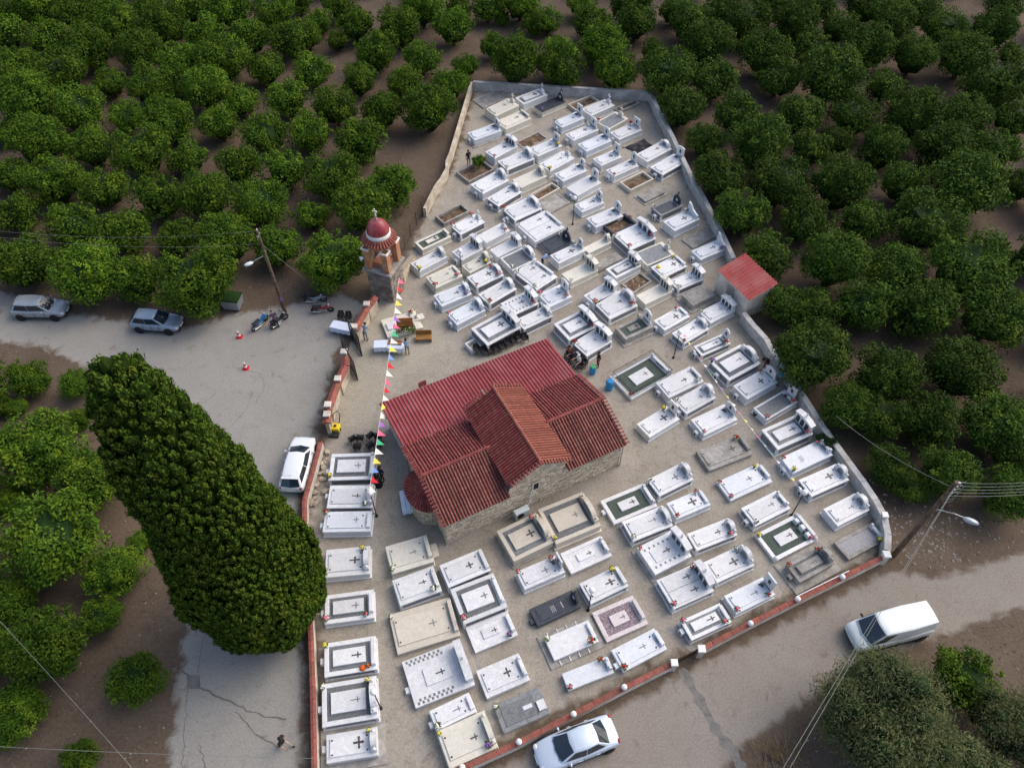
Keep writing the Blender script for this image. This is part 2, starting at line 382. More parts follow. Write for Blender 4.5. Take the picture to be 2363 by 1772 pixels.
for k, (pts, wd) in enumerate([([(398,1540),(432,1556),(470,1590),(540,1625),(600,1650),(660,1662)], .16), ([(545,1640),(590,1690),(640,1722)], .12),
        ([(478,1455),(462,1500),(458,1560)], .05), ([(440,1556),(432,1600),(425,1700),(420,1772)], .06), ([(690,1495),(697,1540),(695,1580),(705,1640)], .08),
        ([(560,850),(600,862),(612,890),(590,930)], .05), ([(330,950),(460,940),(500,905)], .05), ([(460,1720),(470,1750),(472,1790)], .10), ([(205,845),(330,860),(420,850)], .04),
        ([(520,1000),(570,940),(585,905)], .04)]):
    strip('road_crack', [P(*q) for q in pts], wd*.6, .013+.0004*k, MT['crack'], .07)
def sheet_patch(name, quad, z, mat): return kind(MB().add([(x, y, z) for x, y in px(quad)], [(3,2,1,0)]).build(name, mat), 'structure')
sheet_patch('road_patch', [(431,1557),(461,1557),(463,1590),(432,1588)], .0155, MT['patch'])
for k, q in enumerate([[(1560,1440),(1640,1500),(1610,1515),(1530,1455)], [(1090,1500),(1130,1560),(1180,1680),(1140,1700)]]): sheet_patch('path_slab', q, .02, MT['conc'])
def scatter(name, mat, n, area, size, hfun, seed, flat=.6):
    """loose stones lying on the ground"""
    r = random.Random(seed); mb = MB(); c = 0; tries = 0
    while c < n and tries < n*30:
        tries += 1; x, y = area(r)
        if not hfun(x, y): continue
        s = r.uniform(*size); a = r.uniform(0, 6.28); ca, sa = math.cos(a), math.sin(a)
        base = [(1,0,0),(-.8,.1,0),(.1,.9,0),(-.1,-.9,0),(.1,.1,flat),(0,0,-.4)]
        vs = [(x+s*(u*ca-v*sa), y+s*(u*sa+v*ca), .012+s*w_) for u, v, w_ in base]
        mb.add(vs, [(0,2,4),(2,1,4),(1,3,4),(3,0,4),(2,0,5),(1,2,5),(3,1,5),(0,3,5)]); c += 1
    return kind(mb.build(name, mat), 'stuff')
def in_any(x, y, *polys): return any(inside((x, y), p) for p in polys)
tag(scatter('soil_pebbles', MT['pebble'], 5000, lambda r: (r.uniform(-60,60), r.uniform(4,105)), (.03,.085), lambda x, y: not in_any(x, y, LEFT_ROAD, RIGHT_ROAD, YARD), 3), 'loose pale pebbles and clods on the bare soil', 'pebbles')
tag(scatter('verge_rubble', MT['pebble'], 260, lambda r: (r.gauss(25.5,2.2), r.gauss(23,2.0)), (.04,.14), lambda x, y: not in_any(x, y, YARD, RIGHT_ROAD), 4), 'scattered pale rubble on the bank below the wooden pole', 'rubble')
tag(scatter('road_grit', MT['pebble'], 1500, lambda r: (r.uniform(-32,30), r.uniform(6,46)), (.015,.05), lambda x, y: in_any(x, y, LEFT_ROAD, RIGHT_ROAD), 5), 'fine grit lying on the road surface', 'grit')
def tufts(name, mat, n, area, ok, seed, h=(.05,.16)):
    r = random.Random(seed); mb = MB(); c = 0; t = 0
    while c < n and t < n*30:
        t += 1; x, y = area(r)
        if not ok(x, y): continue
        c += 1
        for k in range(4):
            a = r.uniform(0, 6.28); hh = r.uniform(*h); dx, dy = math.cos(a)*hh*.8, math.sin(a)*hh*.8; wx, wy = -math.sin(a)*.02, math.cos(a)*.02
            mb.add([(x-wx,y-wy,0),(x+wx,y+wy,0),(x+dx,y+dy,hh)], [(0,1,2)])
    return kind(mb.build(name, mat), 'stuff')
tag(tufts('dry_grass', MT['dry'], 6500, lambda r: (r.uniform(-50,50), r.uniform(4,90)), lambda x, y: not in_any(x, y, LEFT_ROAD, RIGHT_ROAD, YARD) and mnoise.noise((x*.22, y*.22, 0)) > -.05, 6), 'sparse dry grass on the orchard soil', 'grass')
tag(tufts('yard_weeds', MT['dry'], 900, lambda r: (r.uniform(-12,23), r.uniform(8,74)), lambda x, y: inside((x, y), YARD) and mnoise.noise((x*.5, y*.5, 3)) > .1, 8, (.03,.08)), 'small dry weeds between the graves', 'weeds')

m = MB(); rg_ = random.Random(77); c_ = 0
while c_ < 14000:
    x, y = rg_.uniform(-55,55), rg_.uniform(6,98)
    if mnoise.noise((x*.18, y*.18, 5)) < -.1 or in_any(x, y, LEFT_ROAD, RIGHT_ROAD, YARD): continue
    c_ += 1; a = rg_.uniform(0,6.28); s = rg_.uniform(.04,.09); ca_, sa_ = math.cos(a)*s, math.sin(a)*s
    i = len(m.v); m.v += [(x-ca_,y-sa_,.012),(x-sa_*.45,y+ca_*.45,.02),(x+ca_,y+sa_,.035),(x+sa_*.45,y-ca_*.45,.02)]; m.f.append((i+3,i+2,i+1,i))
tag(kind(m.build('leaf_litter', MT['litter']), 'stuff'), 'dry fallen leaves scattered under the orange trees', 'leaves')
# ---------------------------------------------------------------- boundary walls
def offset_line(pts, d):
    out = []
    for i, p in enumerate(pts):
        a = (pts[i]-pts[i-1]).normalized() if i else None; b = (pts[i+1]-pts[i]).normalized() if i < len(pts)-1 else None
        t = ((a or b)+(b or a)).normalized(); n = Vector((-t.y, t.x, 0)); c = n.dot(Vector((-(a or b).y, (a or b).x, 0)))
        out.append(p+n*d/max(.5, c))
    return out
def wall_run(pts, t, z0, z1):
    a, b = offset_line(pts, t/2), offset_line(pts, -t/2); n = len(pts); vs = []; fs = []
    for p, q in zip(a, b): vs += [(p.x,p.y,z0),(p.x,p.y,z1),(q.x,q.y,z1),(q.x,q.y,z0)]
    for i in range(n-1):
        k = 4*i
        for e in range(4): fs.append((k+e, k+(e+1) % 4, k+4+(e+1) % 4, k+4+e))
    fs += [(3,2,1,0), (4*n-4,4*n-3,4*n-2,4*n-1)]
    return vs, fs
def ridge_run(pts, t, z0, z1):
    a, b = offset_line(pts, t/2), offset_line(pts, -t/2); vs = []; fs = []; n = len(pts)
    for p, c, q in zip(a, pts, b): vs += [(p.x,p.y,z0),(p.x,p.y,z0+.05),(c.x,c.y,z1),(q.x,q.y,z0+.05),(q.x,q.y,z0)]
    for i in range(n-1):
        k = 5*i
        for e in range(5): fs.append((k+e, k+(e+1) % 5, k+5+(e+1) % 5, k+5+e))
    fs += [(4,3,2,1,0), tuple(5*n-5+e for e in range(5))]
    return vs, fs
def flat(v, z=0): return Vector((v.x, v.y, z))
def dense(pts, step=1.2):
    out = []
    for a, b in zip(pts, pts[1:]):
        n = max(1, int((b-a).length/step))
        out += [a.lerp(b, k/n) for k in range(n)]
    return out+[pts[-1]]
# grey concrete wall round the back and the right-hand side, in cast lengths
CW = [(1092,189),(1300,201),(1502,213)], [(1502,213),(1514,242),(1554,319),(1593,402),(1625,458),(1662,530),(1694,597)], [(1716,722),(1740,752),(1768,782),(1790,823),(1825,867),(1868,936),(1898,983),(1928,1024),(1956,1062),(1992,1111),(2021,1154),(2040,1190),(2049,1233),(2048,1270)]
wl = [('grey concrete wall along the back of the churchyard', .30), ('grey concrete wall from the back corner down to the red-roofed hut', .34), ('grey concrete wall curving from the hut to the road corner', .36)]
WALLS = []
for pts, (lab, t) in zip(CW, wl):
    r = empty('concrete_wall', flat(P(*pts[0], 1.0))); tag(r, lab, 'wall', 'concrete boundary walls'); o = flat(r.location)
    line = [flat(P(x, y, 1.0))-o for x, y in pts]; WALLS.append([p+o for p in line])
    for a, b in zip(line, line[1:]):
        d = (b-a).normalized()*.008
        v, f = wall_run([a+d*.0, b-d], t, 0, 1.0); MB().add(v, f).build('cast_panel', MT['concw'], r)
        v, f = wall_run([a+d, b-d*2], t+.05, 1.0, 1.04); MB().add(v, f).build('capping', MT['concw'], r)
r = empty('rendered_wall', flat(P(1090,189,1.0))); tag(r, 'cream rendered wall along the grove side of the churchyard', 'wall'); o = flat(r.location)
line = [flat(P(x, y, 1.0))-o for x, y in [(1088,189),(1040,350),(1031,372),(1031,388),(1018,412),(1005,429),(979,481)]]
for a, b in zip(line, line[1:]):
    d = (b-a).normalized()*.01; v, f = wall_run([a, b-d], .26, 0, 1.0); MB().add(v, f).build('wall_panel', MT['creamwall'], r)
# front and left low walls with red tile coping
def coped(lab, pts, h, t, seglen, name='coped_wall', posts=()):
    r = empty(name, flat(P(*pts[0], h))); tag(r, lab, 'wall', 'low walls with red coping'); o = flat(r.location)
    line = [flat(P(x, y, h))-o for x, y in pts]
    for a, b in zip(line, line[1:]):
        d = (b-a).normalized()*.006; v, f = wall_run([a, b-d], t, 0, h); MB().add(v, f).build('wall_panel', MT['whitewall'], r)
        n = max(1, round((b-a).length/seglen))
        for k in range(n):
            p, q = a.lerp(b, k/n), a.lerp(b, (k+1)/n); e = (q-p).normalized()*.012
            v, f = ridge_run([p+e, q-e], t+.05, h-.02, h+.07+rnd.uniform(-.008,.008)); MB().add(v, f).build('coping_tile', MT['coping'], r)
    return r
coped('low white wall with red tile coping beside the main road, right of its side gate', [(2046,1281),(1944,1332),(1841,1383),(1732,1438),(1622,1496)], .75, .26, .62)
coped('low white wall with red tile coping beside the main road, left of its side gate', [(1556,1529),(1440,1587),(1323,1648),(1198,1713),(1067,1772),(950,1830)], .75, .26, .62)
coped('long low white wall with red tile coping under the tall cypress', [(740,1020),(703,1154),(703,1215),(718,1476),(722,1585),(725,1735),(727,1860)], .8, .26, .62)
def gate_post(pxy, h, s, lab, mat='whitewall', capm='paintw', name='gate_post'):
    p = flat(P(*pxy, h)); r = empty(name, p); tag(r, lab, 'post', 'wall posts')
    MB().box(-s/2,s/2,-s/2,s/2,0,h,.0).build('shaft', MT[mat], r); MB().box(-s/2-.05,s/2+.05,-s/2-.05,s/2+.05,h,h+.09,.03).build('cap', MT[capm], r)
    return r
gate_post((1619,1497), 1.0, .34, 'broad white gate post on the road wall, right of the side gate')
gate_post((1556,1529), 1.0, .30, 'white gate post on the road wall, left of the side gate')
def wall_lamp(pxy, lab, h=.82):
    p = flat(P(*pxy, h+.2)); r = empty('wall_lamp', p); tag(r, lab, 'lamp', 'white lamps on the road wall'); r.location.z = h-.02
    MB().lathe([(.07,0),(.07,.1)], 10).build('socket', MT['paintw'], r); MB().ball((0,0,.24), .17, 12, 8).build('globe', MT['globe'], r, True)
for q in [(1440.5,1585),(1323.4,1647),(1197.5,1711),(1066.6,1770),(1732,1438),(1841,1382),(1944,1331)]: wall_lamp(q, 'small white globe lamp on the red-coped road wall')
gate_post((2046,1279), 1.1, .36, 'white corner post where the road wall meets the concrete wall')
gate_post((2042,1188), 1.25, .3, 'small white post on the curve of the concrete wall')
# side gate leaf (dark) between the posts, white handrail on the wall to the right
a, b = flat(P(1561,1526.5,.5)), flat(P(1614,1499.5,.5)); r = empty('side_gate', a); tag(r, 'dark iron side gate between two white posts on the road wall', 'gate')
d = (b-a); L_ = d.length; r.rotation_euler.z = math.atan2(d.y, d.x)
for s in (0, 1):
    MB().box(s*L_/2+.02, s*L_/2+L_/2-.02, -.02, .02, .12, .92).build('gate_leaf', MT['ironb'], r)
a, b = flat(P(1838,1376,1.0)), flat(P(1960,1316,1.0)); r = empty('handrail', flat(a)); tag(r, 'white tubular rail along the top of the road wall', 'rail')
MB().tube([(0,0,.98), (b.x-a.x, b.y-a.y, .98)], .03, 8).build('rail', MT['paintw'], r)
for k in range(4):
    q = (b-a)*(k/3*.96+.02); MB().tube([(q.x,q.y,.70),(q.x,q.y,.98)], .02, 6).build('support', MT['paintw'], r)
# tall entrance wall with pitched coping and cream posts, left of the gate and right of it
def entrance(lab, pts, posts, h=1.35):
    r = empty('entrance_wall', flat(P(*pts[0], h))); tag(r, lab, 'wall', 'entrance walls'); o = flat(r.location)
    line = [flat(P(x, y, h))-o for x, y in pts]
    for a, b in zip(line, line[1:]):
        d = (b-a).normalized()*.01
        v, f = wall_run([a, b-d], .24, 0, h); MB().add(v, f).build('wall_panel', MT['creamwall'], r)
        n = max(1, round((b-a).length/.5))
        for k in range(n):
            p, q = a.lerp(b, k/n), a.lerp(b, (k+1)/n); e = (q-p).normalized()*.01
            v, f = ridge_run([p+e, q-e], .62, h-.01, h+.22+rnd.uniform(-.01,.01)); MB().add(v, f).build('coping_tile', MT['coping'], r)
    for q in posts:
        p = flat(P(*q, h))-o; m = MB().box(p.x-.19,p.x+.19,p.y-.19,p.y+.19,0,h+.33); m.build('pillar', MT['creamwall'], r)
        MB().box(p.x-.24,p.x+.24,p.y-.24,p.y+.24,h+.33,h+.42,.03).build('pillar_cap', MT['whitewall'], r)
    return r
entrance('cream entrance wall with pitched red coping and pillars left of the iron gate', [(754,978),(757,945),(779,884),(797,846),(797,826)], [(756,962),(758,940),(781,880),(795,818)])
entrance('cream entrance wall with pitched red coping running from the gate to the bell tower', [(818,764),(846,712),(866,686)], [(819,760),(847,708)])
def iron_gate(lab, hinge, tip, h=2.1):
    a, b = flat(P(*hinge, 0)), flat(P(*tip, 0)); d = b-a; r = empty('iron_gate_leaf', a, math.atan2(d.y, d.x)); L = d.length
    tag(r, lab, 'gate', 'iron gate leaves')
    f = MB()
    for x in (0, L): f.box(x-.03, x+.03, -.03, .03, .03, h)
    for z in (.1, .95, h): f.box(0, L, -.025, .025, z-.03, z+.03)
    f.build('frame', MT['iron'], r)
    n = int(L/.13); m = MB()
    for k in range(1, n): m.tube([(L*k/n,0,.1),(L*k/n,0,h+.06)], .012, 5)
    kind(m.build('bars', MT['iron'], r), 'stuff')
    MB().box(.05, L-.05, -.015, .015, .1, .40).build('kick_plate', MT['iron'], r) if h > 1.5 else None; return r
iron_gate('black iron gate leaf swung open beside the white cloth tables', (812,782), (836,822))
iron_gate('black iron gate leaf swung open along the cream entrance wall', (798,828), (826,878))
iron_gate('long low iron railing leaning inside the cream entrance wall', (775,940), (803,880), 1.1)
# wire fence between grove and bell tower
a, b = P(975,497), P(921,602); r = empty('wire_fence', flat(a)); tag(r, 'rusty wire fence on posts between the grove and the bell tower', 'fence'); d = b-a
for k in range(5):
    q = d*(k/4); MB().tube([(q.x,q.y,0),(q.x,q.y,1.5)], .025, 6).build('post', MT['ironb'], r)
m = MB()
for k in range(9): m.tube([(0,0,.12+k*.16),(d.x,d.y,.12+k*.16)], .005, 4)
for k in range(int(d.length/.2)):
    q = d*(k*.2/d.length); m.tube([(q.x,q.y,.1),(q.x,q.y,1.42)], .004, 3)
kind(m.build('wire_mesh', MT['ironb'], r), 'stuff')
# stepped stone buttress wall by the tower
a, b = flat(P(952,589,.4)), flat(P(922,668,0)); r = empty('stone_buttress', a); tag(r, 'pale rough stone wall sloping down from the bell tower into the yard', 'wall'); d = b-a
n = Vector((-d.y, d.x, 0)).normalized()*.2
vs = [(-n).to_tuple(), n.to_tuple(), (d+n).to_tuple(), (d-n).to_tuple()]
vs += [(-n.x,-n.y,.35),(n.x,n.y,.35),(d.x+n.x,d.y+n.y,1.7),(d.x-n.x,d.y-n.y,1.7)]
MB().add(vs, [(3,2,1,0),(4,5,6,7),(0,1,5,4),(1,2,6,5),(2,3,7,6),(3,0,4,7)]).build('core', MT['mortar'], r)
rr = random.Random(5); L_ = d.length; dn = d.normalized(); nn = n.normalized()
for side in (-1, 1):
    for row in range(7):
        x = rr.uniform(0,.2)
        while x < L_-.25:
            ln = rr.uniform(.25,.45); top = .35+1.35*(x+ln*.2)/L_; z0 = row*.235
            if z0+.22 < top:
                q = dn*x+nn*(.2*side); m = MB(); ux = dn*ln*.94; o_ = nn*(.035*side)*rr.uniform(.6,1.4); i_ = nn*(-.03*side)
                c = [q+i_, q+ux+i_, q+ux+o_, q+o_]
                m.add([(v.x,v.y,z0+.01) for v in c]+[(v.x,v.y,z0+.215) for v in c], [(3,2,1,0),(4,5,6,7),(0,1,5,4),(1,2,6,5),(2,3,7,6),(3,0,4,7)])
                m.build('stone', MT['stone'], r)
            x += ln

# ---------------------------------------------------------------- church
CH_O = Vector((-4.075, 22.34, 0)); CH_A = R(27.33)
church = empty('church', CH_O, CH_A); tag(church, 'small stone church with red clay tile cross roof and metal lean-to roof', 'church')
# walls
m = MB().box(.02, 12.64, .02, 5.88, 0, 2.84)
m.prism_x([(.02,2.84),(5.88,2.84),(2.9,3.9)], .02, 12.64)
m.box(4.5, 8.35, -.0, 5.95, 2.6, 3.9)
m.add([(4.5,0,3.9),(8.35,0,3.9),(6.42,0,5.0),(4.5,5.95,3.9),(8.35,5.95,3.9),(6.42,5.95,5.0)], [(0,1,2),(5,4,3),(0,2,5,3),(1,4,5,2)])
core = m.build('wall', MT['mortar'], church)
m = MB()
rr = random.Random(11)
def stone_face(m, org, ux, nx, width, height, topf=None, skip=None, rowh=(.15,.21), ln=(.22,.55)):
    """one stone face: rough blocks with recessed joints; org corner, ux along, nx outward"""
    z = .02
    while z < height-.06:
        h = min(rr.uniform(*rowh), height-z); x = 0.0
        while x < width-.04:
            l = min(rr.uniform(*ln), width-x); 
            if width-x-l < .12: l = width-x
            zc = z+h/2; xc = x+l/2
            if (topf is None or z+h*.8 < topf(xc)) and not (skip and skip(xc, zc)):
                g = .012; dp = rr.uniform(.02,.05); b = .012
                p = [org+ux*(x+g), org+ux*(x+l-g)]
                a = [p[0]-nx*.02, p[1]-nx*.02, p[1]+nx*(dp-b), p[0]+nx*(dp-b)]
                z0, z1 = z+g, z+h-g
                f0 = [p[0]+ux*b+nx*dp, p[1]-ux*b+nx*dp]
                vs = [(a[0].x,a[0].y,z0),(a[1].x,a[1].y,z0),(a[1].x,a[1].y,z1),(a[0].x,a[0].y,z1),
                      (a[3].x,a[3].y,z0),(a[2].x,a[2].y,z0),(a[2].x,a[2].y,z1),(a[3].x,a[3].y,z1),
                      (f0[0].x,f0[0].y,z0+b),(f0[1].x,f0[1].y,z0+b),(f0[1].x,f0[1].y,z1-b),(f0[0].x,f0[0].y,z1-b)]
                m.add(vs, [(0,1,5,4),(1,2,6,5),(2,3,7,6),(3,0,4,7),(4,5,9,8),(5,6,10,9),(6,7,11,10),(7,4,8,11),(8,9,10,11)])
            x += l
        z += h
V3 = Vector
gab = lambda x: 2.86 if not 4.5 < x < 8.35 else 5.05-abs(x-6.42)*.58
stone_face(m, V3((0,.02,0)), V3((1,0,0)), V3((0,-1,0)), 12.66, 5.0, gab, lambda x, z: abs(x-6.25) < .3 and 1.75 < z < 2.75)
stone_face(m, V3((12.64,0,0)), V3((0,1,0)), V3((1,0,0)), 5.9, 3.9, lambda y: 3.95-abs(y-2.9)*.36)
stone_face(m, V3((.02,5.9,0)), V3((0,-1,0)), V3((-1,0,0)), 5.9, 3.9, lambda y: 3.95-abs(y-2.9)*.36)
kind(m.build('stone_facing', MT['stone'], church), 'stuff')
# apse with half cone roof
ap = MB(); n = 14; pts = [(-1.05*math.sin(math.pi*k/n), 2.95+1.42*math.cos(math.pi*k/n)) for k in range(n+1)]
ap.add([(x,y,0) for x,y in pts]+[(x,y,2.1) for x,y in pts], [(k,k+1,n+2+k,n+1+k) for k in range(n)]+[tuple(range(n+1,2*n+2))])
apse = ap.build('apse', MT['mortar'], church)
m = MB()
for k in range(n):
    a, b = V3((*pts[k],0)), V3((*pts[k+1],0)); ux = (b-a); l = ux.length; ux.normalize(); stone_face(m, a, ux, V3((ux.y,-ux.x,0))*(1 if (ux.y*(a.x)+(-ux.x)*(a.y-2.95)) > 0 else -1), l, 2.08, ln=(.18,.32))
kind(m.build('apse_stone_facing', MT['stone'], apse), 'stuff')
def barrel(m, a, b, side, up, r0, r1, lift=.0, nseg=5):
    """half-round tile from a (upper) to b (lower)"""
    base = len(m.v)
    for p, rad in ((a, r0), (b, r1)):
        for k in range(nseg+1):
            t = math.pi*k/nseg; q = p+side*math.cos(t)*rad+up*(math.sin(t)*rad*1.05+lift); m.v.append(tuple(q))
    for k in range(nseg): m.f.append((base+k, base+k+1, base+nseg+2+k, base+nseg+1+k))
    m.f.append(tuple(base+nseg+1+k for k in range(nseg, -1, -1)))
def tile_slope(name, parent, top, along, down, width, mat, deck, period=.198, tl=.40, trim=None):
    """top: upper corner; along: unit vector on the ridge; down: full down-slope vector"""
    L = down.length; dn = down.normalized(); up = along.cross(dn); 
    if up.z < 0: up = -up
    c = [top, top+along*width, top+along*width+down, top+down]; e = up*.035
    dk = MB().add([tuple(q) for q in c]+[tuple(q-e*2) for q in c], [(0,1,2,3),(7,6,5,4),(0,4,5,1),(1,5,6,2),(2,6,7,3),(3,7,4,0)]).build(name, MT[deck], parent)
    n = int(width/period); per = width/n
    for i in range(n):
        m = MB(); p0 = top+along*(per*(i+.5))+along*rr.uniform(-.008,.008); k = max(1, round(L/tl))
        for j in range(k):
            a = p0+dn*(L*j/k-.04 if j else 0)+up*(.004+.010*((i*7+j*3) % 3)/3); b = p0+dn*(L*(j+1)/k+(.03 if j == k-1 else 0))+up*.026
            barrel(m, a, b, along*1.0, up, per*.32, per*.37, rr.uniform(-.004,.007))
        m.build('tile_row', MT[mat], dk)
    return dk
X, Y = V3((1,0,0)), V3((0,1,0))
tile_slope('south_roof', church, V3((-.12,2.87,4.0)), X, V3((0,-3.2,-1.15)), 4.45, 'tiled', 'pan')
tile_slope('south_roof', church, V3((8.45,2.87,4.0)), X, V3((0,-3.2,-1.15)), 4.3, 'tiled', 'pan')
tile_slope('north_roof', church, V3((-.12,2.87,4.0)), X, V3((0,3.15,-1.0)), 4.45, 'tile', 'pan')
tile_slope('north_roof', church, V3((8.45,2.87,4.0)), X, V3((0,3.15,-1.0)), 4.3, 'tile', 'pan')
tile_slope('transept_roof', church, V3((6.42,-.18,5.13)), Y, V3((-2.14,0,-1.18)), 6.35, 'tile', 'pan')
tile_slope('transept_roof', church, V3((6.42,-.18,5.13)), Y, V3((2.14,0,-1.18)), 6.35, 'tileo', 'pan')  # east slope: clay orange with the sun's warmth put into the tile colour
rc = MB()
barrel(rc, V3((0,0,0)), V3((.42,0,0)), V3((0,1,0)), V3((0,0,1)), .115, .13, 0, 6); rcm = rc.mesh('ridge_tile', MT['tileo']); rcd = rcm.copy(); rcd.materials[0] = MT['tile']
def ridge(a, b, me):
    d = b-a; n = max(1, round(d.length/.38)); ang = math.atan2(d.y, d.x); pit = -math.asin(d.z/d.length)
    for k in range(n): p = a+d*(k/n); link('ridge_tile', me, church, p+V3((0,0,.01+.004*(k % 2))), (0, pit, ang), (d.length/n/.38, 1, 1))
ridge(V3((6.42,-.2,5.13)), V3((6.42,6.2,5.13)), rcm); ridge(V3((-.12,2.87,4.0)), V3((4.5,2.87,4.0)), rcd); ridge(V3((8.35,2.87,4.0)), V3((12.75,2.87,4.0)), rcd)
# verge tiles: short half-rounds laid across the sloping edges
vt = MB(); barrel(vt, V3((0,0,0)), V3((.30,0,0)), V3((0,1,0)), V3((0,0,1)), .075, .09, 0, 5); vtm = {q: vt.mesh('verge_tile', MT[q]) for q in ('tile', 'tileo', 'tiled')}
def verge(a, b, yaw, key, tilt=.25):
    d = b-a; n = max(1, int(d.length/.235))
    for k in range(n+1): link('verge_tile', vtm[key], church, a+d*(k/n)+V3((0,0,.05)), (0, tilt, yaw))
for s_, u0, yaw in ((-1, -.05, math.pi), (1, 12.65, 0)):
    verge(V3((u0,2.8,4.05)), V3((u0,-.25,2.96)), yaw, 'tiled' if s_ > 0 else 'tile'); verge(V3((u0,3.0,4.05)), V3((u0,5.9,3.12)), yaw, 'tile')
verge(V3((6.35,-.12,5.13)), V3((4.4,-.12,4.07)), -math.pi/2, 'tile'); verge(V3((6.5,-.12,5.13)), V3((8.45,-.12,4.07)), -math.pi/2, 'tileo')
verge(V3((6.35,6.1,5.13)), V3((4.4,6.1,4.07)), math.pi/2, 'tile'); verge(V3((6.5,6.1,5.13)), V3((8.45,6.1,4.07)), math.pi/2, 'tileo')
# apse half-cone of radial tiles
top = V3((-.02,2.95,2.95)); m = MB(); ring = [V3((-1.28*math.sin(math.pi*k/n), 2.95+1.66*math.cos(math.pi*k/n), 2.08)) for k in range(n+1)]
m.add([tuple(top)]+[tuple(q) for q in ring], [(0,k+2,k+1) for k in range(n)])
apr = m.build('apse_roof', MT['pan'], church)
for k in range(22):
    t = math.pi*(k+.5)/22; e = V3((-1.3*math.sin(t), 2.95+1.68*math.cos(t), 2.09)); d = e-top; mm = MB()
    for j in range(4):
        a, b = top+d*(j/4), top+d*((j+1)/4); sd_ = V3((-d.y, d.x, 0)).normalized(); w0, w1 = .02+.06*j/4, .02+.06*(j+1)/4
        barrel(mm, a+V3((0,0,.015)), b+V3((0,0,.035)), sd_, V3((0,0,1)), w0, w1+.008)
    mm.build('tile_row', MT['tile'], apr)
# lean-to hall on the north side under ribbed red sheets
MB().box(.1, 12.6, 5.9, 9.95, 0, 2.45).build('lean_to_wall', MT['whitewall'], church)
nsh = 13; uw = 12.95/nsh
for i in range(nsh):
    m = MB(); per = uw/4; cols = 4*6; base = []
    for j in range(9):
        v = 5.7+(10.28-5.7)*j/8; z = 3.0-(v-5.7)*.095+(.004 if i % 2 else 0)
        for k in range(cols+1):
            ph = (k % 6)/6.0; hgt = .075*max(0.0, math.sin(math.pi*min(1, ph/.62))) if ph < .62 else 0.0
            m.v.append((-.18+i*uw+k*uw/cols, v, z+hgt))
    w_ = cols+1
    m.f = [(j*w_+k, j*w_+k+1, (j+1)*w_+k+1, (j+1)*w_+k) for j in range(8) for k in range(cols)]
    m.build('roof_sheet', MT['sheet'], church)
MB().box(-.2,12.8,10.24,10.3,2.50,2.57).build('gutter', MT['sheet'], church)
MB().box(6.3,6.42,6.2,7.9,2.98,3.02).xf(Matrix.Identity(4)).build('flashing', MT['conc'], church)
for u, v, h in ((-.08,-.06,2.8),(12.72,-.06,2.8),(-.1,5.9,2.9)): MB().tube([(u,v,0),(u,v,h)], .045, 8).build('downpipe', MT['steel'], church)
# slit window in the south gable
wn = MB().box(6.0,6.5,-.075,-.02,1.8,1.86).box(6.0,6.5,-.075,-.02,2.62,2.68).box(6.0,6.06,-.075,-.02,1.86,2.62).box(6.44,6.5,-.075,-.02,1.86,2.62).build('window', MT['whitewall'], church)
MB().box(6.06,6.44,-.02,.01,1.86,2.62).build('pane', MT['glass'], wn)
for k in range(3): MB().tube([(6.13+k*.12,-.05,1.86),(6.13+k*.12,-.05,2.62)], .012, 5).build('window_bar', MT['iron'], wn)
# north hall door stoop and board seen past the eave
r = empty('notice_stand', flat(P(973,876,1.2))); tag(r, 'dark red board on a stand by the church eave', 'stand'); r.rotation_euler.z = CH_A
MB().box(-.3,.3,-.03,.03,.45,1.0).build('board', MT['dome'], r)
for s in (-1,1): MB().tube([(s*.25,0,0),(s*.25,0,.5)], .02, 6).build('leg', MT['ironb'], r)
# air conditioner below the gable
r = empty('air_conditioner', CH_O+Matrix.Rotation(CH_A,3,'Z') @ V3((5.05,-.42,0)), CH_A); tag(r, 'white outdoor air conditioner unit against the church stone wall', 'air conditioner')
MB().box(-.5,.5,-.2,.2,.12,.85,.03).build('casing', MT['vanwhite'], r); MB().lathe([(.25,0),(.25,.02),(.05,.03)], 16).xf(Matrix.Translation((-.15,-.2,.48)) @ Matrix.Rotation(R(90),4,'X')).build('fan_grille', MT['cardark'], r)
for s in (-1,1): MB().box(s*.38-.04,s*.38+.04,-.18,.18,0,.12).build('foot', MT['steel'], r)
MB().tube([(.45,.12,.6),(.75,.25,.9),(.85,.36,1.7),(.9,.36,2.0)], .025, 6).build('hose', MT['paintw'], r)

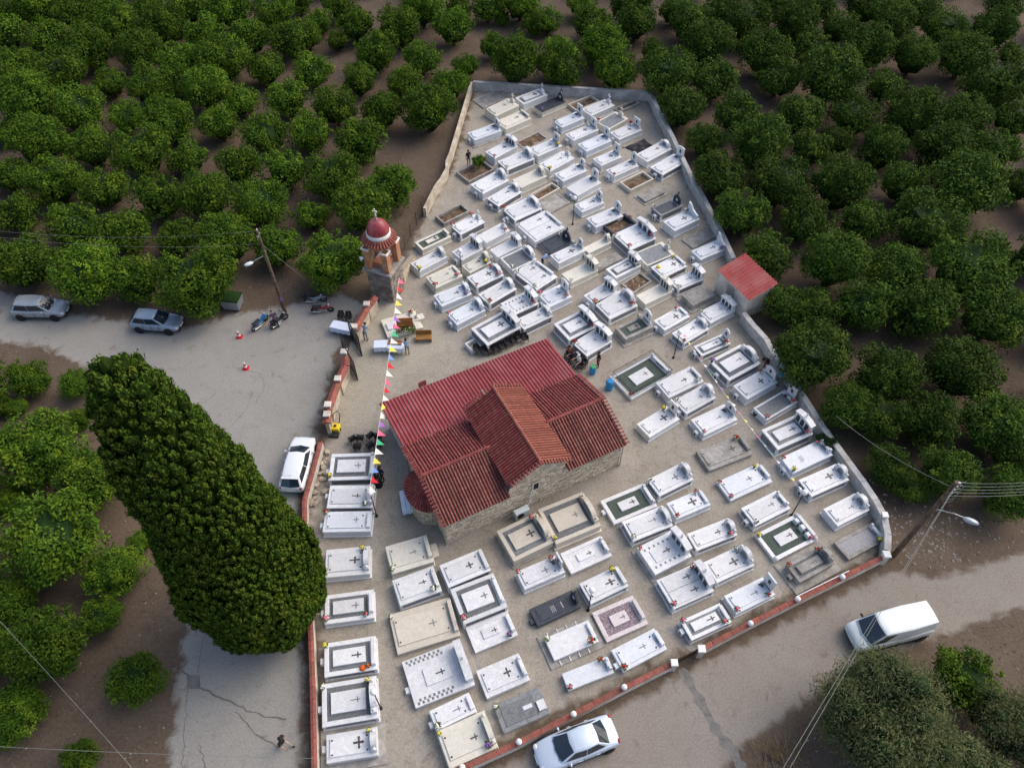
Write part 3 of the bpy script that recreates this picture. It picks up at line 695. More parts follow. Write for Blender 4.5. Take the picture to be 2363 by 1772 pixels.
# ---------------------------------------------------------------- bell tower
tw = empty('bell_tower', (-10.0,44.75,0), R(-21.6)); tag(tw, 'terracotta bell tower with red dome on a rough stone base', 'tower')
MB().box(-1.0,1.0,-1.0,1.0,0,3.0).build('stone_base', MT['mortar'], tw)
m = MB()
for a, ux, nx in ((V3((-1,-1,0)),X,-Y),(V3((1,-1,0)),Y,X),(V3((1,1,0)),-X,Y),(V3((-1,1,0)),-Y,-X)): stone_face(m, a, ux, nx, 2.0, 3.0, rowh=(.16,.26), ln=(.25,.5))
kind(m.build('stone_facing', MT['stoned'], tw), 'stuff')
MB().box(-1.24,1.24,-1.24,1.24,3.0,3.14,.04).build('ledge', MT['conc'], tw)
MB().box(-.62,.62,-.62,.62,3.14,3.55,.05).build('belfry_floor', MT['brick'], tw)
for sx in (-1,1):
    for sy in (-1,1):
        pr = MB().box(sx*.78-.26,sx*.78+.26,sy*.78-.26,sy*.78+.26,3.14,5.02).build('pier', MT['brick'], tw)
        cx_, cy_ = sx*.78, sy*.78
        cp = MB().box(cx_-.33,cx_+.33,cy_-.33,cy_-.24,5.0,5.14).box(cx_-.33,cx_+.33,cy_+.24,cy_+.33,5.0,5.14).box(cx_-.33,cx_-.24,cy_-.24,cy_+.24,5.0,5.14).box(cx_+.24,cx_+.33,cy_-.24,cy_+.24,5.0,5.14)
        cp.build('cornice', MT['paintw'], pr); MB().box(cx_-.24,cx_+.24,cy_-.24,cy_+.24,5.02,5.06).build('pier_top', MT['woodo'], pr)
# arched openings between the piers
for k in range(4):
    m = MB(); n = 10; xs = [.52*math.cos(math.pi*i/n) for i in range(n+1)]; zs = [4.55+.45*math.sin(math.pi*i/n) for i in range(n+1)]
    for i in range(n):
        m.add([(xs[i],-.86,zs[i]),(xs[i+1],-.86,zs[i+1]),(xs[i+1],-.86,5.25),(xs[i],-.86,5.25),(xs[i],-.64,zs[i]),(xs[i+1],-.64,zs[i+1]),(xs[i+1],-.64,5.25),(xs[i],-.64,5.25)], [(0,1,2,3),(7,6,5,4),(0,4,5,1),(2,6,7,3)])
    m.xf(Matrix.Rotation(R(90*k),4,'Z')).build('arch', MT['brick'], tw)
oct_ = lambda r_, z: [(r_*math.cos(R(22.5+45*k)), r_*math.sin(R(22.5+45*k)), z) for k in range(8)]
m = MB(); m.add(oct_(.98,5.05)+oct_(.98,5.62), [(k,(k+1)%8,8+(k+1)%8,8+k) for k in range(8)]+[tuple(range(15,7,-1))[::-1], tuple(range(7,-1,-1))]); m.build('drum', MT['brick'], tw)
sk = MB(); sk.add(oct_(1.30,5.58)+oct_(.78,6.02), [(k,(k+1)%8,8+(k+1)%8,8+k) for k in range(8)]); skirt = sk.build('skirt_roof', MT['tile'], tw)
for k in range(32):
    t = 2*math.pi*k/32; a = V3((.80*math.cos(t),.80*math.sin(t),6.02)); b = V3((1.34*math.cos(t),1.34*math.sin(t),5.57)); mm = MB()
    for j in range(2): barrel(mm, a.lerp(b,j/2)+V3((0,0,.01)), a.lerp(b,(j+1)/2)+V3((0,0,.03)), V3((-math.sin(t),math.cos(t),0)), V3((0,0,1)), .075, .095)
    mm.build('tile_row', MT['tileo'], skirt)
MB().lathe([(.90,5.95),(.92,6.0),(.92,6.30),(.86,6.34)], 28).build('white_drum', MT['paintw'], tw, True)
MB().lathe([(.87*math.cos(R(a)), 6.32+1.05*math.sin(R(a))) for a in (0,12,24,36,48,60,72,82)]+[(1e-5,7.37)], 28).build('dome', MT['dome'], tw, True)
MB().lathe([(.14,7.3),(.10,7.45),(.06,7.6),(.09,7.68),(.04,7.75)], 10).build('finial', MT['conc'], tw)
MB().box(-.04,.04,-.04,.04,7.7,8.35).box(-.17,.17,-.04,.04,8.05,8.15).build('cross', MT['cream'], tw)
MB().lathe([(.05,4.95),(.18,4.8),(.22,4.55),(.30,4.35)], 14).build('bell', MT['bronze'], tw, True)
MB().tube([(0,0,4.9),(0,0,5.2)], .03, 6).build('bell_hanger', MT['iron'], tw)
# loudspeaker arm on the tower
MB().tube([(-1.2,-.2,3.4),(-1.75,-.55,3.55)], .03, 6).build('speaker_arm', MT['steel'], tw)
MB().lathe([(.06,0),(.22,.3)], 10).xf(Matrix.Translation((-1.75,-.55,3.55)) @ Matrix.Rotation(R(115),4,'Y')).build('loudspeaker', MT['vanwhite'], tw)

# ---------------------------------------------------------------- hut on the right-hand wall
hA, hB, hC, hD = P(1657,622,2.3), P(1729,692,2.3), P(1765,642,2.85), P(1727,594,2.85)
ang = math.atan2((hB-hA).y, (hB-hA).x); hl = flat(hB-hA).length
hut = empty('hut', flat(hA), ang); tag(hut, 'small white hut with ribbed red metal roof in the right-hand wall', 'hut')
hw = 2.5
MB().box(.1,hl-.1,.12,hw-.1,0,2.2).prism([(.1,.12),(hl-.1,.12),(hl-.1,hw-.1),(.1,hw-.1)],2.2,2.21).build('wall', MT['whitewall'], hut)
MB().add([(.1,.12,2.2),(.1,hw-.1,2.2),(.1,hw-.1,2.72),(hl-.1,.12,2.2),(hl-.1,hw-.1,2.2),(hl-.1,hw-.1,2.72)], [(2,1,0),(3,4,5),(1,2,5,4),(0,3,5,2)]).build('gable', MT['whitewall'], hut)
for i in range(4):
    m = MB(); sw_ = (hl+.1)/4; cols = 18; w_ = cols+1
    for j in range(5):
        y = -.08+(hw+.16)*j/4; z = 2.28+(y)*.225
        for k in range(w_):
            ph = (k % 6)/6; m.v.append((-.05+i*sw_+k*sw_/cols, y, z+(.10*math.sin(math.pi*ph/.6) if ph < .6 else 0)))
    m.f = [(j*w_+k, j*w_+k+1, (j+1)*w_+k+1, (j+1)*w_+k) for j in range(4) for k in range(cols)]
    m.build('roof_sheet', MT['sheet2'], hut)
m = MB().box(hl*.35,hl*.35+.8,.07,.118,.05,1.9); dr = m.build('door', MT['steel'], hut); MB().ball((hl*.35+.7,.05,1.0), .035, 8, 6).build('handle', MT['iron'], dr)

# ---------------------------------------------------------------- graves
# x, y, heading, length, width, height, top, side, headstone, lamp box, flowers
GRAVES = [
(-2.25,72.94,37.2,3.22,1.99,0.15,'C','x','n',0,'p'), (-1.00,70.36,40.0,3.12,1.77,0.77,'s','c','x',0,'w'),
(1.98,72.32,36.1,3.09,1.56,0.77,'g','w','x',0,'-'), (3.88,71.14,37.1,3.07,1.33,0.64,'K','c','k',0,'u'),
(0.14,68.07,37.1,3.17,1.80,0.77,'s','c','l',1,'-'), (-2.68,66.12,32.2,3.13,1.49,0.70,'s','w','p',1,'-'),
(-1.00,63.17,42.3,2.99,1.46,0.77,'s','w','c',0,'pp'), (0.37,61.43,34.8,3.14,1.69,0.77,'s','d','a',0,'w'),
(3.18,63.47,36.3,2.93,1.55,0.77,'s','w','p',1,'y'), (5.67,68.23,35.7,2.90,1.42,0.70,'s','w','p',1,'w'),
(6.82,66.07,35.7,3.17,1.37,0.70,'s','w','p',1,'w'), (4.19,61.28,41.2,3.19,1.60,0.77,'s','w','x',0,'y'),
(1.96,65.52,40.4,2.92,1.65,0.12,'P','x','n',0,'-'), (-3.44,60.41,40.0,3.08,1.99,0.35,'P','x','n',0,'-'),
(1.60,58.69,36.1,2.92,1.48,0.77,'p','c','a',1,'-'), (5.42,59.55,35.1,2.86,1.41,0.77,'s','w','p',1,'-'),
(8.70,70.30,37.0,3.16,1.52,0.77,'s','w','x',0,'-'), (9.97,68.12,41.7,2.82,1.77,0.70,'f','c','x',0,'r'),
(11.18,66.41,34.6,2.93,1.52,0.58,'s','w','p',1,'r'), (7.37,71.85,36.0,3.07,1.52,0.35,'P','c','n',0,'-'),
(11.77,71.41,35.4,2.90,0.80,0.30,'P','x','n',0,'-'), (7.96,64.35,35.0,3.14,1.49,0.70,'s','w','p',1,'-'),
(8.98,61.96,34.2,2.49,1.36,0.64,'s','w','p',0,'-'), (10.25,60.31,35.3,3.01,1.28,0.70,'s','w','p',1,'r'),
(13.49,62.87,39.4,3.34,1.57,0.70,'s','w','a',0,'-'), (14.61,60.89,40.0,3.31,1.63,0.70,'s','d','p',1,'-'),
(11.48,58.82,36.0,2.89,1.55,0.40,'P','c','n',0,'-'), (-2.03,58.04,40.9,3.13,1.84,0.77,'s','w','a',1,'w'),
(-0.68,56.27,44.0,2.94,1.54,0.70,'s','d','a',1,'-'), (0.88,54.29,35.6,2.93,2.03,0.77,'s','d','a',1,'r'),
(3.01,57.25,40.9,2.73,1.15,0.40,'P','c','n',0,'-'), (3.67,55.80,40.5,2.53,1.83,0.20,'C','x','n',0,'-'),
(-5.25,54.11,38.5,2.82,1.36,0.40,'P','x','n',0,'-'), (-3.82,52.22,39.2,2.66,1.50,0.77,'s','d','x',1,'pp'),
(-6.72,50.44,36.5,2.94,1.26,0.58,'n','c','l',0,'-'), (-6.88,47.73,39.7,2.83,1.32,0.70,'s','w','a',0,'y'),
(-1.55,51.07,39.3,2.58,1.27,0.77,'p','w','x',1,'p'), (-3.72,48.88,40.5,2.28,1.43,0.77,'s','w','c',1,'-'),
(-0.53,49.23,37.6,2.57,1.20,0.77,'p','w','c',1,'-'), (0.54,47.98,34.2,2.48,1.87,0.64,'f','w','a',0,'w'),
(-2.92,47.20,38.4,2.20,1.17,0.77,'s','c','a',0,'y'), (2.43,52.12,36.5,3.22,2.87,0.64,'2','w','l',1,'w'),
(3.73,50.19,35.5,2.64,1.72,0.35,'K','x','k',0,'w'), (6.52,57.72,40.5,2.99,1.58,0.70,'p','w','p',1,'-'),
(6.85,55.15,32.9,2.48,1.32,0.64,'s','w','p',0,'-'), (8.09,53.22,31.9,2.98,1.49,0.70,'s','w','p',1,'-'),
(9.32,52.45,35.5,2.54,1.42,0.58,'O','d','n',0,'p'), (10.41,50.62,32.7,2.86,2.41,0.77,'s','d','c',0,'ppp'),
(12.62,57.02,35.5,2.37,1.14,0.30,'p','x','n',0,'-'), (13.70,54.64,33.6,2.59,1.44,0.70,'k','d','k',1,'w'),
(14.69,52.72,33.8,2.87,1.56,0.77,'s','w','w',0,'w'), (16.10,51.18,35.3,2.79,1.45,0.15,'C','x','n',0,'-'),
(16.50,49.00,30.0,2.80,1.30,0.70,'s','w','w',1,'u'), (7.18,49.59,35.1,2.47,0.84,0.70,'p','c','a',1,'-'),
(4.65,48.53,35.0,2.83,1.26,0.77,'s','w','p',0,'w'), (7.98,48.00,34.8,2.59,0.96,0.35,'p','x','n',0,'w'),
(9.14,46.86,34.7,2.68,1.36,0.70,'g','w','c',1,'w'), (11.93,48.60,30.0,2.92,1.84,0.64,'f','c','x',0,'-'),
(12.88,46.93,32.9,2.63,1.57,0.70,'s','d','l',0,'y'), (14.10,45.38,29.9,2.60,1.30,0.70,'s','d','c',1,'w'),
(14.87,43.79,32.1,2.37,1.41,0.58,'p','x','n',0,'-'), (16.02,41.93,32.6,2.55,1.42,0.64,'s','w','c',0,'w'),
(12.38,41.16,35.0,2.62,1.30,0.64,'s','w','l',1,'p'), (13.64,39.85,36.0,2.68,1.40,0.64,'s','d','a',0,'r'),
(15.05,38.42,28.1,2.69,1.11,0.64,'g','d','p',1,'r'), (16.41,36.61,31.9,3.13,2.24,0.77,'g','d','a',1,'u'),
(17.54,34.63,32.3,2.99,1.49,0.70,'s','w','p',1,'r'), (18.66,32.83,32.5,3.06,1.31,0.58,'f','w','p',0,'pr'),
(18.81,30.27,25.9,3.01,1.82,0.90,'g','d','c',0,'p'), (19.72,28.37,26.1,3.36,1.38,0.77,'p','w','l',1,'rpy'),
(20.41,26.53,24.5,3.07,1.38,0.77,'s','d','a',1,'-'), (21.36,24.42,26.3,2.66,1.39,0.64,'s','w','a',0,'-'),
(21.73,22.37,27.0,2.96,1.36,0.30,'G','x','l',0,'y'), (15.36,26.68,25.8,3.38,1.59,0.30,'s','w','l',0,'ryp'),
(14.40,28.94,23.0,3.46,1.69,0.35,'s','x','l',0,'r'), (16.23,24.51,27.1,2.85,1.47,0.64,'s','d','l',1,'w'),
(17.21,22.66,26.5,3.35,2.04,0.30,'n','w','l',0,'py'), (18.15,20.68,27.1,2.70,1.31,0.58,'g','x','a',1,'rr'),
(13.19,20.68,25.0,2.73,1.49,0.64,'s','d','a',0,'w'), (14.08,18.69,25.3,2.82,1.25,0.58,'s','w','p',0,'pr'),
(12.48,22.63,22.0,2.91,1.26,0.70,'s','d','a',0,'p'), (9.34,21.44,27.6,2.69,2.02,0.70,'d','x','c',0,'p'),
(10.33,19.27,24.0,2.81,1.99,0.64,'2','d','c',0,'rp'), (8.52,23.39,23.0,2.87,1.52,0.70,'s','d','a',0,'w'),
(7.55,25.02,24.5,3.20,1.88,0.35,'n','w','l',1,'-'), (10.37,26.60,28.4,2.71,1.43,0.70,'s','d','a',0,'w'),
(11.32,24.81,24.1,2.56,1.27,0.64,'s','w','l',0,'pr'), (9.50,35.69,33.9,3.96,2.52,0.30,'n','w','l',0,'r'),
(12.13,34.85,29.6,3.16,1.62,0.64,'s','w','l',1,'w'), (12.97,33.24,32.4,2.74,1.43,0.70,'s','d','a',1,'w'),
(10.17,31.38,34.5,2.78,1.40,0.58,'s','w','p',0,'y'), (14.09,31.54,28.3,2.92,1.55,0.58,'s','w','p',1,'p'),
(4.86,40.29,33.3,2.69,2.07,0.83,'g','d','c',0,'r'), (6.03,38.61,37.6,2.53,1.73,0.77,'s','d','c',1,'r'),
(9.37,40.24,30.3,2.63,1.44,0.64,'n','x','p',0,'w'), (7.05,43.84,38.3,2.47,1.37,0.70,'s','w','c',1,'p'),
(8.16,42.63,33.0,2.78,2.13,0.70,'s','d','a',0,'ry'), (10.16,45.61,40.6,2.21,1.45,0.20,'P','x','n',0,'-'),
(11.31,43.84,32.7,2.74,1.22,0.70,'p','c','c',0,'-'), (5.55,46.37,33.7,2.81,1.34,0.64,'p','c','c',0,'w'),
(3.40,43.60,32.8,2.15,1.69,0.70,'s','w','p',1,'rp'), (1.91,45.93,42.1,2.30,2.77,0.77,'2','d','l',0,'www'),
(-2.17,45.75,35.1,2.64,1.56,0.77,'s','d','a',0,'rrp'), (-1.16,43.95,40.1,2.77,1.49,0.77,'s','d','a',0,'r'),
(0.60,42.66,33.2,2.54,1.69,0.77,'d','d','c',0,'r'), (1.71,41.10,33.1,2.70,1.25,0.77,'s','d','a',0,'w'),
(-1.23,39.93,36.6,3.16,2.23,0.90,'g','d','c',0,'-'), (-5.51,45.79,34.7,2.61,1.63,0.70,'s','c','l',0,'pp'),
(-4.72,43.70,31.1,2.73,1.47,0.70,'s','w','a',1,'u'), (-3.57,41.77,36.5,2.69,1.48,0.70,'s','w','a',1,'p'),
(-8.53,40.87,21.3,2.86,1.97,0.35,'X','c','x',0,'r'), (-10.59,27.58,2.0,2.96,2.07,0.77,'g','d','l',1,'y'),
(-10.39,25.34,0.8,2.94,1.68,0.70,'s','d','a',1,'w'), (-10.37,23.53,1.2,2.99,1.46,0.70,'s','w','l',1,'r'),
(-10.01,20.82,5.8,2.70,1.85,0.64,'s','w','a',0,'yw'), (-9.55,18.00,8.0,2.86,1.78,0.58,'g','w','l',1,'pp'),
(-9.10,15.07,9.0,2.90,1.92,0.64,'g','d','l',1,'oy'), (-8.81,12.63,9.4,2.97,2.27,0.70,'g','d','a',1,'wy'),
(-8.41,10.44,8.9,2.68,1.43,0.58,'s','x','a',1,'y'), (-6.29,21.32,18.4,2.63,1.92,0.64,'s','c','l',0,'w'),
(-5.68,19.25,21.5,2.59,1.73,0.70,'s','d','l',0,'w'), (-5.10,16.98,17.6,3.70,2.45,0.35,'s','C','l',0,'w'),
(-2.85,20.39,24.2,2.75,1.58,0.70,'s','d','l',0,'-'), (-1.97,18.47,22.5,2.76,2.32,0.70,'g','d','l',0,'p'),
(-1.19,16.63,23.1,2.64,1.61,0.30,'t','w','l',0,'u'), (-4.13,14.21,21.5,3.44,2.69,0.40,'c','w','c',1,'-'),
(-0.51,14.09,23.0,2.59,1.64,0.40,'s','C','l',0,'-'), (-3.19,12.13,25.0,2.33,1.12,0.58,'s','w','l',1,'w'),
(-2.36,10.71,23.3,2.74,2.02,0.64,'s','C','a',0,'uy'), (0.53,12.28,22.5,2.72,1.55,0.35,'k','x','l',0,'w'),
(0.80,22.43,27.9,2.80,2.33,0.77,'g','C','a',0,'p'), (3.61,23.77,24.1,3.17,2.67,0.77,'g','C','a',0,'y'),
(4.57,21.43,25.3,2.85,1.50,0.35,'t','w','l',0,'-'), (1.72,20.14,24.4,2.72,1.26,0.64,'s','w','p',0,'pp'),
(5.48,19.33,26.1,2.61,1.44,0.64,'s','d','l',0,'y'), (2.54,17.99,25.2,2.87,1.16,0.40,'K','K','k',1,'-'),
(3.41,16.09,22.9,2.82,1.39,0.40,'p','x','l',0,'rw'), (6.32,17.41,23.4,2.74,1.91,0.30,'v','w','l',0,'-'),
(4.23,14.21,20.7,2.77,0.99,0.40,'p','w','l',0,'rp'), (7.23,15.53,26.4,2.92,1.37,0.40,'s','w','l',1,'r'),
(11.24,17.10,23.6,2.72,1.27,0.58,'g','d','l',1,'pp')
]
crm = MB().box(-.30,.24,-.035,.035,0,.02).box(.02,.09,-.17,-.035,0,.02).box(.02,.09,.035,.17,0,.02).mesh('cross', MT['bronze'])
CRS = [crm, MB().box(-.34,.20,-.022,.022,0,.02).box(.03,.075,-.15,-.022,0,.02).box(.03,.075,.022,.15,0,.02).mesh('cross', MT['letter']),
       MB().box(-.26,.2,-.045,.045,0,.03).box(.0,.09,-.16,-.045,0,.03).box(.0,.09,.045,.16,0,.03).lathe([(.07,0),(.06,.03)], 8, (.25,0,0)).lathe([(.07,0),(.06,.03)], 8, (.045,.21,0)).lathe([(.07,0),(.06,.03)], 8, (.045,-.21,0)).mesh('cross', MT['bronze']),
       MB().box(-.22,.2,-.03,.03,0,.02).box(.0,.06,-.2,-.03,0,.02).box(.0,.06,.03,.2,0,.02).mesh('cross', MT['grey'])]
rsm = MB().lathe([(.045,0),(.04,.03),(.01,.045)], 8).mesh('rosette', MT['bronze'])
FLW = {}
def flower_meshes(c):
    if c not in FLW:
        r = random.Random(ord(c)); b = MB(); l = MB()
        for k in range(16):
            a = r.uniform(0,6.28); d = r.uniform(0,.13); z = .30+r.uniform(0,.14)-d*.4
            b.ball((d*math.cos(a), d*math.sin(a), z), r.uniform(.035,.06), 6, 4)
        for k in range(26):
            a = r.uniform(0,6.28); d = r.uniform(.06,.17); z = .18+r.uniform(0,.12); x, y = d*math.cos(a), d*math.sin(a); s = .05
            l.add([(x,y,z),(x+s*math.cos(a+1),y+s*math.sin(a+1),z+.03),(x+s*1.8*math.cos(a),y+s*1.8*math.sin(a),z+.05),(x+s*math.cos(a-1),y+s*math.sin(a-1),z+.03)], [(0,1,2,3)])
        p = MB().lathe([(.055,0),(.085,.05),(.07,.12),(.095,.2)], 10)
        FLW[c] = (p.mesh('vase', MT['whitev'] if c in 'prw' else MT['grey'], True), b.mesh('blossoms', MT['fl_'+c], True), l.mesh('leaves', MT['leaf']))
    return FLW[c]
FNAME = dict(p='pink', r='red', w='white', y='yellow', o='orange', u='purple')
def bouquet(c, loc, where, s=1.0):
    v, b, l = flower_meshes(c); e = empty('flower_vase', loc, rnd.uniform(0,6.28)); e.scale = (s,s,s)
    tag(e, f'small vase of {FNAME[c]} flowers standing on {where}', 'flowers', f'vases of {FNAME[c]} flowers on graves')
    link('vase', v, e); link('blossoms', b, e); link('leaves', l, e)
COL = dict(w='white', d='white', c='cream', x='grey', C='beige', K='black')
TOPW = dict(s='raised cover slab', p='plain flat slab', g='grey gravel border', n='green gravel bed', f='dark grey panel', G='light gravel bed', P='open earth bed', C='bare concrete infill',
            K='polished black slab', k='dark grey slab', c='checkered tile top', d='dashed tile border', t='sunken tray top', v='purple gravel bed', O='open earth in black frame', X='cross-shaped slab')
TOPW['2'] = 'two side-by-side slabs'
HEADW = dict(n='no headstone', l='low headstone', p='upright slab headstone', c='cabinet headstone', a='arched headstone', w='wave-shaped headstone', x='cross headstone', k='black headstone')
LAND = [('the church apse', P(960,1130)), ('the church south wall', P(1220,1180)), ('the bell tower', P(900,690)), ('the red-roofed hut', P(1700,700)), ('the iron gate', P(850,800)),
        ('the church metal roof', P(1120,840)), ('the side gate', P(1590,1510)), ('the back wall corner', P(1490,230)), ('the cream grove wall', P(1040,360)), ('the long cypress wall', P(730,1400)),
        ('the wooden pole corner', P(2030,1250)), ('the fenced grave', P(1480,870)), ('the black granite grave', P(1280,1400)), ('the round shrub', P(1905,1030)), ('the yard centre', P(1270,560)), ('the back wall', P(1250,215)), ('the front road wall', P(1300,1640)), ('the right-hand wall', P(1600,460)), ('the orange icon stand', P(935,770))]
EXTB = {5:.28, 22:.35, 48:.2, 60:.28, 77:.42, 94:.25, 101:.05, 118:.38, 136:.32, 10:.0, 130:.12, 131:.08, 26:0.0, 81:.2}
SHELL = {}
def head_stone(kind_, L, W, h, mat, g, rr, i):
    x1 = L/2-.03; t = .14
    if kind_ == 'l':
        hh = rr.uniform(.18,.32); wd = W*rr.uniform(.62,.82); o = MB().box(x1-.24,x1,-wd/2,wd/2,h-.01,h+hh,.03).build('headstone', mat, g)
        MB().box(x1-.262,x1-.238,-wd*.2,wd*.2,h+.04,h+hh-.03).build('nameplate', MT['grey'], o)
        if i % 3 == 0:
            for s in (-1,1): MB().box(x1-.2,x1-.04,s*wd*.5-(.0 if s < 0 else .16),s*wd*.5+(.16 if s < 0 else .0),h+hh,h+hh+.13,.02).build('block', mat, o)
    elif kind_ == 'p':
        hh = rr.uniform(.95,1.25); wd = W*rr.uniform(.5,.64); sh = rr.choice((.0,.12,.2))
        pl = [(-wd/2,h-.01),(wd/2,h-.01),(wd/2,h+hh-sh),(wd*.25,h+hh-sh*.3),(0,h+hh),(-wd*.25,h+hh-sh*.3),(-wd/2,h+hh-sh)]
        o = MB().prism_x(pl, x1-.16, x1-.06).build('headstone', mat, g)
        MB().box(x1-.175,x1-.158,-.1,.1,h+hh*.45,h+hh*.75).build('portrait', MT['bronze'], o)
        MB().box(x1-.24,x1,-wd/2-.05,wd/2+.05,h-.01,h+.1,.02).build('headstone_base', mat, o)
        MB().box(x1-.21,x1-.16,-wd*.36,wd*.36,h+.12,h+.2).build('sill', MT['grey'], o)
        if i % 2 == 0:
            for s in (-1,1): MB().lathe([(.05,h+.09),(.09,h+.2),(.05,h+.26),(.07,h+.3)], 8, (x1-.12,s*(wd/2+.0),0)).build('urn', mat, o)
        else: MB().box(x1-.46,x1-.32,wd*.12,wd*.4,h-.005,h+.2,.03).build('lantern', MT['bronze'], o)
    elif kind_ == 'a':
        wd = W*rr.uniform(.7,.86); hh = rr.uniform(.55,.82); n = 8
        pl = [(-wd/2,h-.01),(wd/2,h-.01),(wd/2,h+hh*.5)]+[(wd*.36*math.cos(math.pi*k/n),h+hh*.5+hh*.5*math.sin(math.pi*k/n)) for k in range(n+1)]+[(-wd/2,h+hh*.5)]
        o = MB().prism_x(pl, x1-.30, x1).build('headstone', mat, g)
        q = [(wd*.24*math.cos(math.pi*k/n),h+hh*.4+hh*.4*math.sin(math.pi*k/n)) for k in range(n+1)]+[(-wd*.24,h+.08),(wd*.24,h+.08)]
        MB().prism_x(q, x1-.306, x1-.28).build('niche', MT['grey'], o)
        for s in (-1,1): MB().lathe([(.06,h+hh*.5),(.09,h+hh*.5+.08),(.05,h+hh*.5+.13)], 8, (x1-.14,s*wd*.43,0)).build('urn', mat, o)
    elif kind_ == 'c':
        wd = W*rr.uniform(.78,.92); hh = rr.uniform(.6,.8)
        o = MB().box(x1-.34,x1,-wd/2,wd/2,h-.01,h+hh).build('headstone', mat, g)
        for k in (-1,0,1):
            n = 6; r_ = wd*.105; c = k*wd*.29; zt = h+hh-.07-r_
            q = [(c+r_*math.cos(math.pi*j/n), zt+r_*math.sin(math.pi*j/n)) for j in range(n+1)]+[(c-r_,h+.08),(c+r_,h+.08)]
            MB().prism_x(q, x1-.348, x1-.31).build('niche', MT['dark'], o)
        MB().prism_x([(-wd/2-.06,h+hh),(wd/2+.06,h+hh),(wd/2+.06,h+hh+.05),(wd*.2,h+hh+.2),(-wd*.2,h+hh+.2),(-wd/2-.06,h+hh+.05)], x1-.42, x1+.02).build('pediment', mat, o)
        MB().box(x1-.2,x1-.14,-.035,.035,h+hh+.2,h+hh+.5).box(x1-.2,x1-.14,-.12,.12,h+hh+.34,h+hh+.4).build('cross', mat, o)
    elif kind_ == 'w':
        wd = W*.8; pl = [(-wd/2,h-.01),(wd/2,h-.01),(wd/2,h+1.05),(wd*.3,h+.95),(wd*.05,h+.6),(-wd*.25,h+.4),(-wd/2,h+.32)]
        o = MB().prism_x(pl, x1-.2, x1-.06).build('headstone', mat, g); MB().box(x1-.28,x1,-wd/2-.04,wd/2+.04,h-.01,h+.09,.02).build('headstone_base', mat, o)
    elif kind_ == 'x':
        o = MB().box(x1-.3,x1,-.25,.25,h-.01,h+.28,.04).box(x1-.24,x1-.06,-.16,.16,h+.28,h+.4,.03).build('headstone', mat, g)
        MB().box(x1-.18,x1-.11,-.04,.04,h+.38,h+.98).box(x1-.18,x1-.11,-.2,.2,h+.70,h+.78).build('cross', mat, o)
    elif kind_ == 'k':
        wd = W*.6; pl = [(-wd/2,h-.01),(wd/2,h-.01),(wd/2,h+.45),(wd*.2,h+.8),(0,h+.9),(-wd*.2,h+.75),(-wd/2,h+.4)]
        o = MB().prism_x(pl, x1-.2, x1-.08).build('headstone', MT['dark'], g); MB().box(x1-.16,x1-.1,-.03,.03,h+.8,h+1.2).box(x1-.16,x1-.1,-.13,.13,h+.98,h+1.05).build('cross', MT['dark'], o)
        MB().box(x1-.215,x1-.19,-.1,.1,h+.2,h+.42).build('portrait', MT['globe'], o)
SEEN = {}
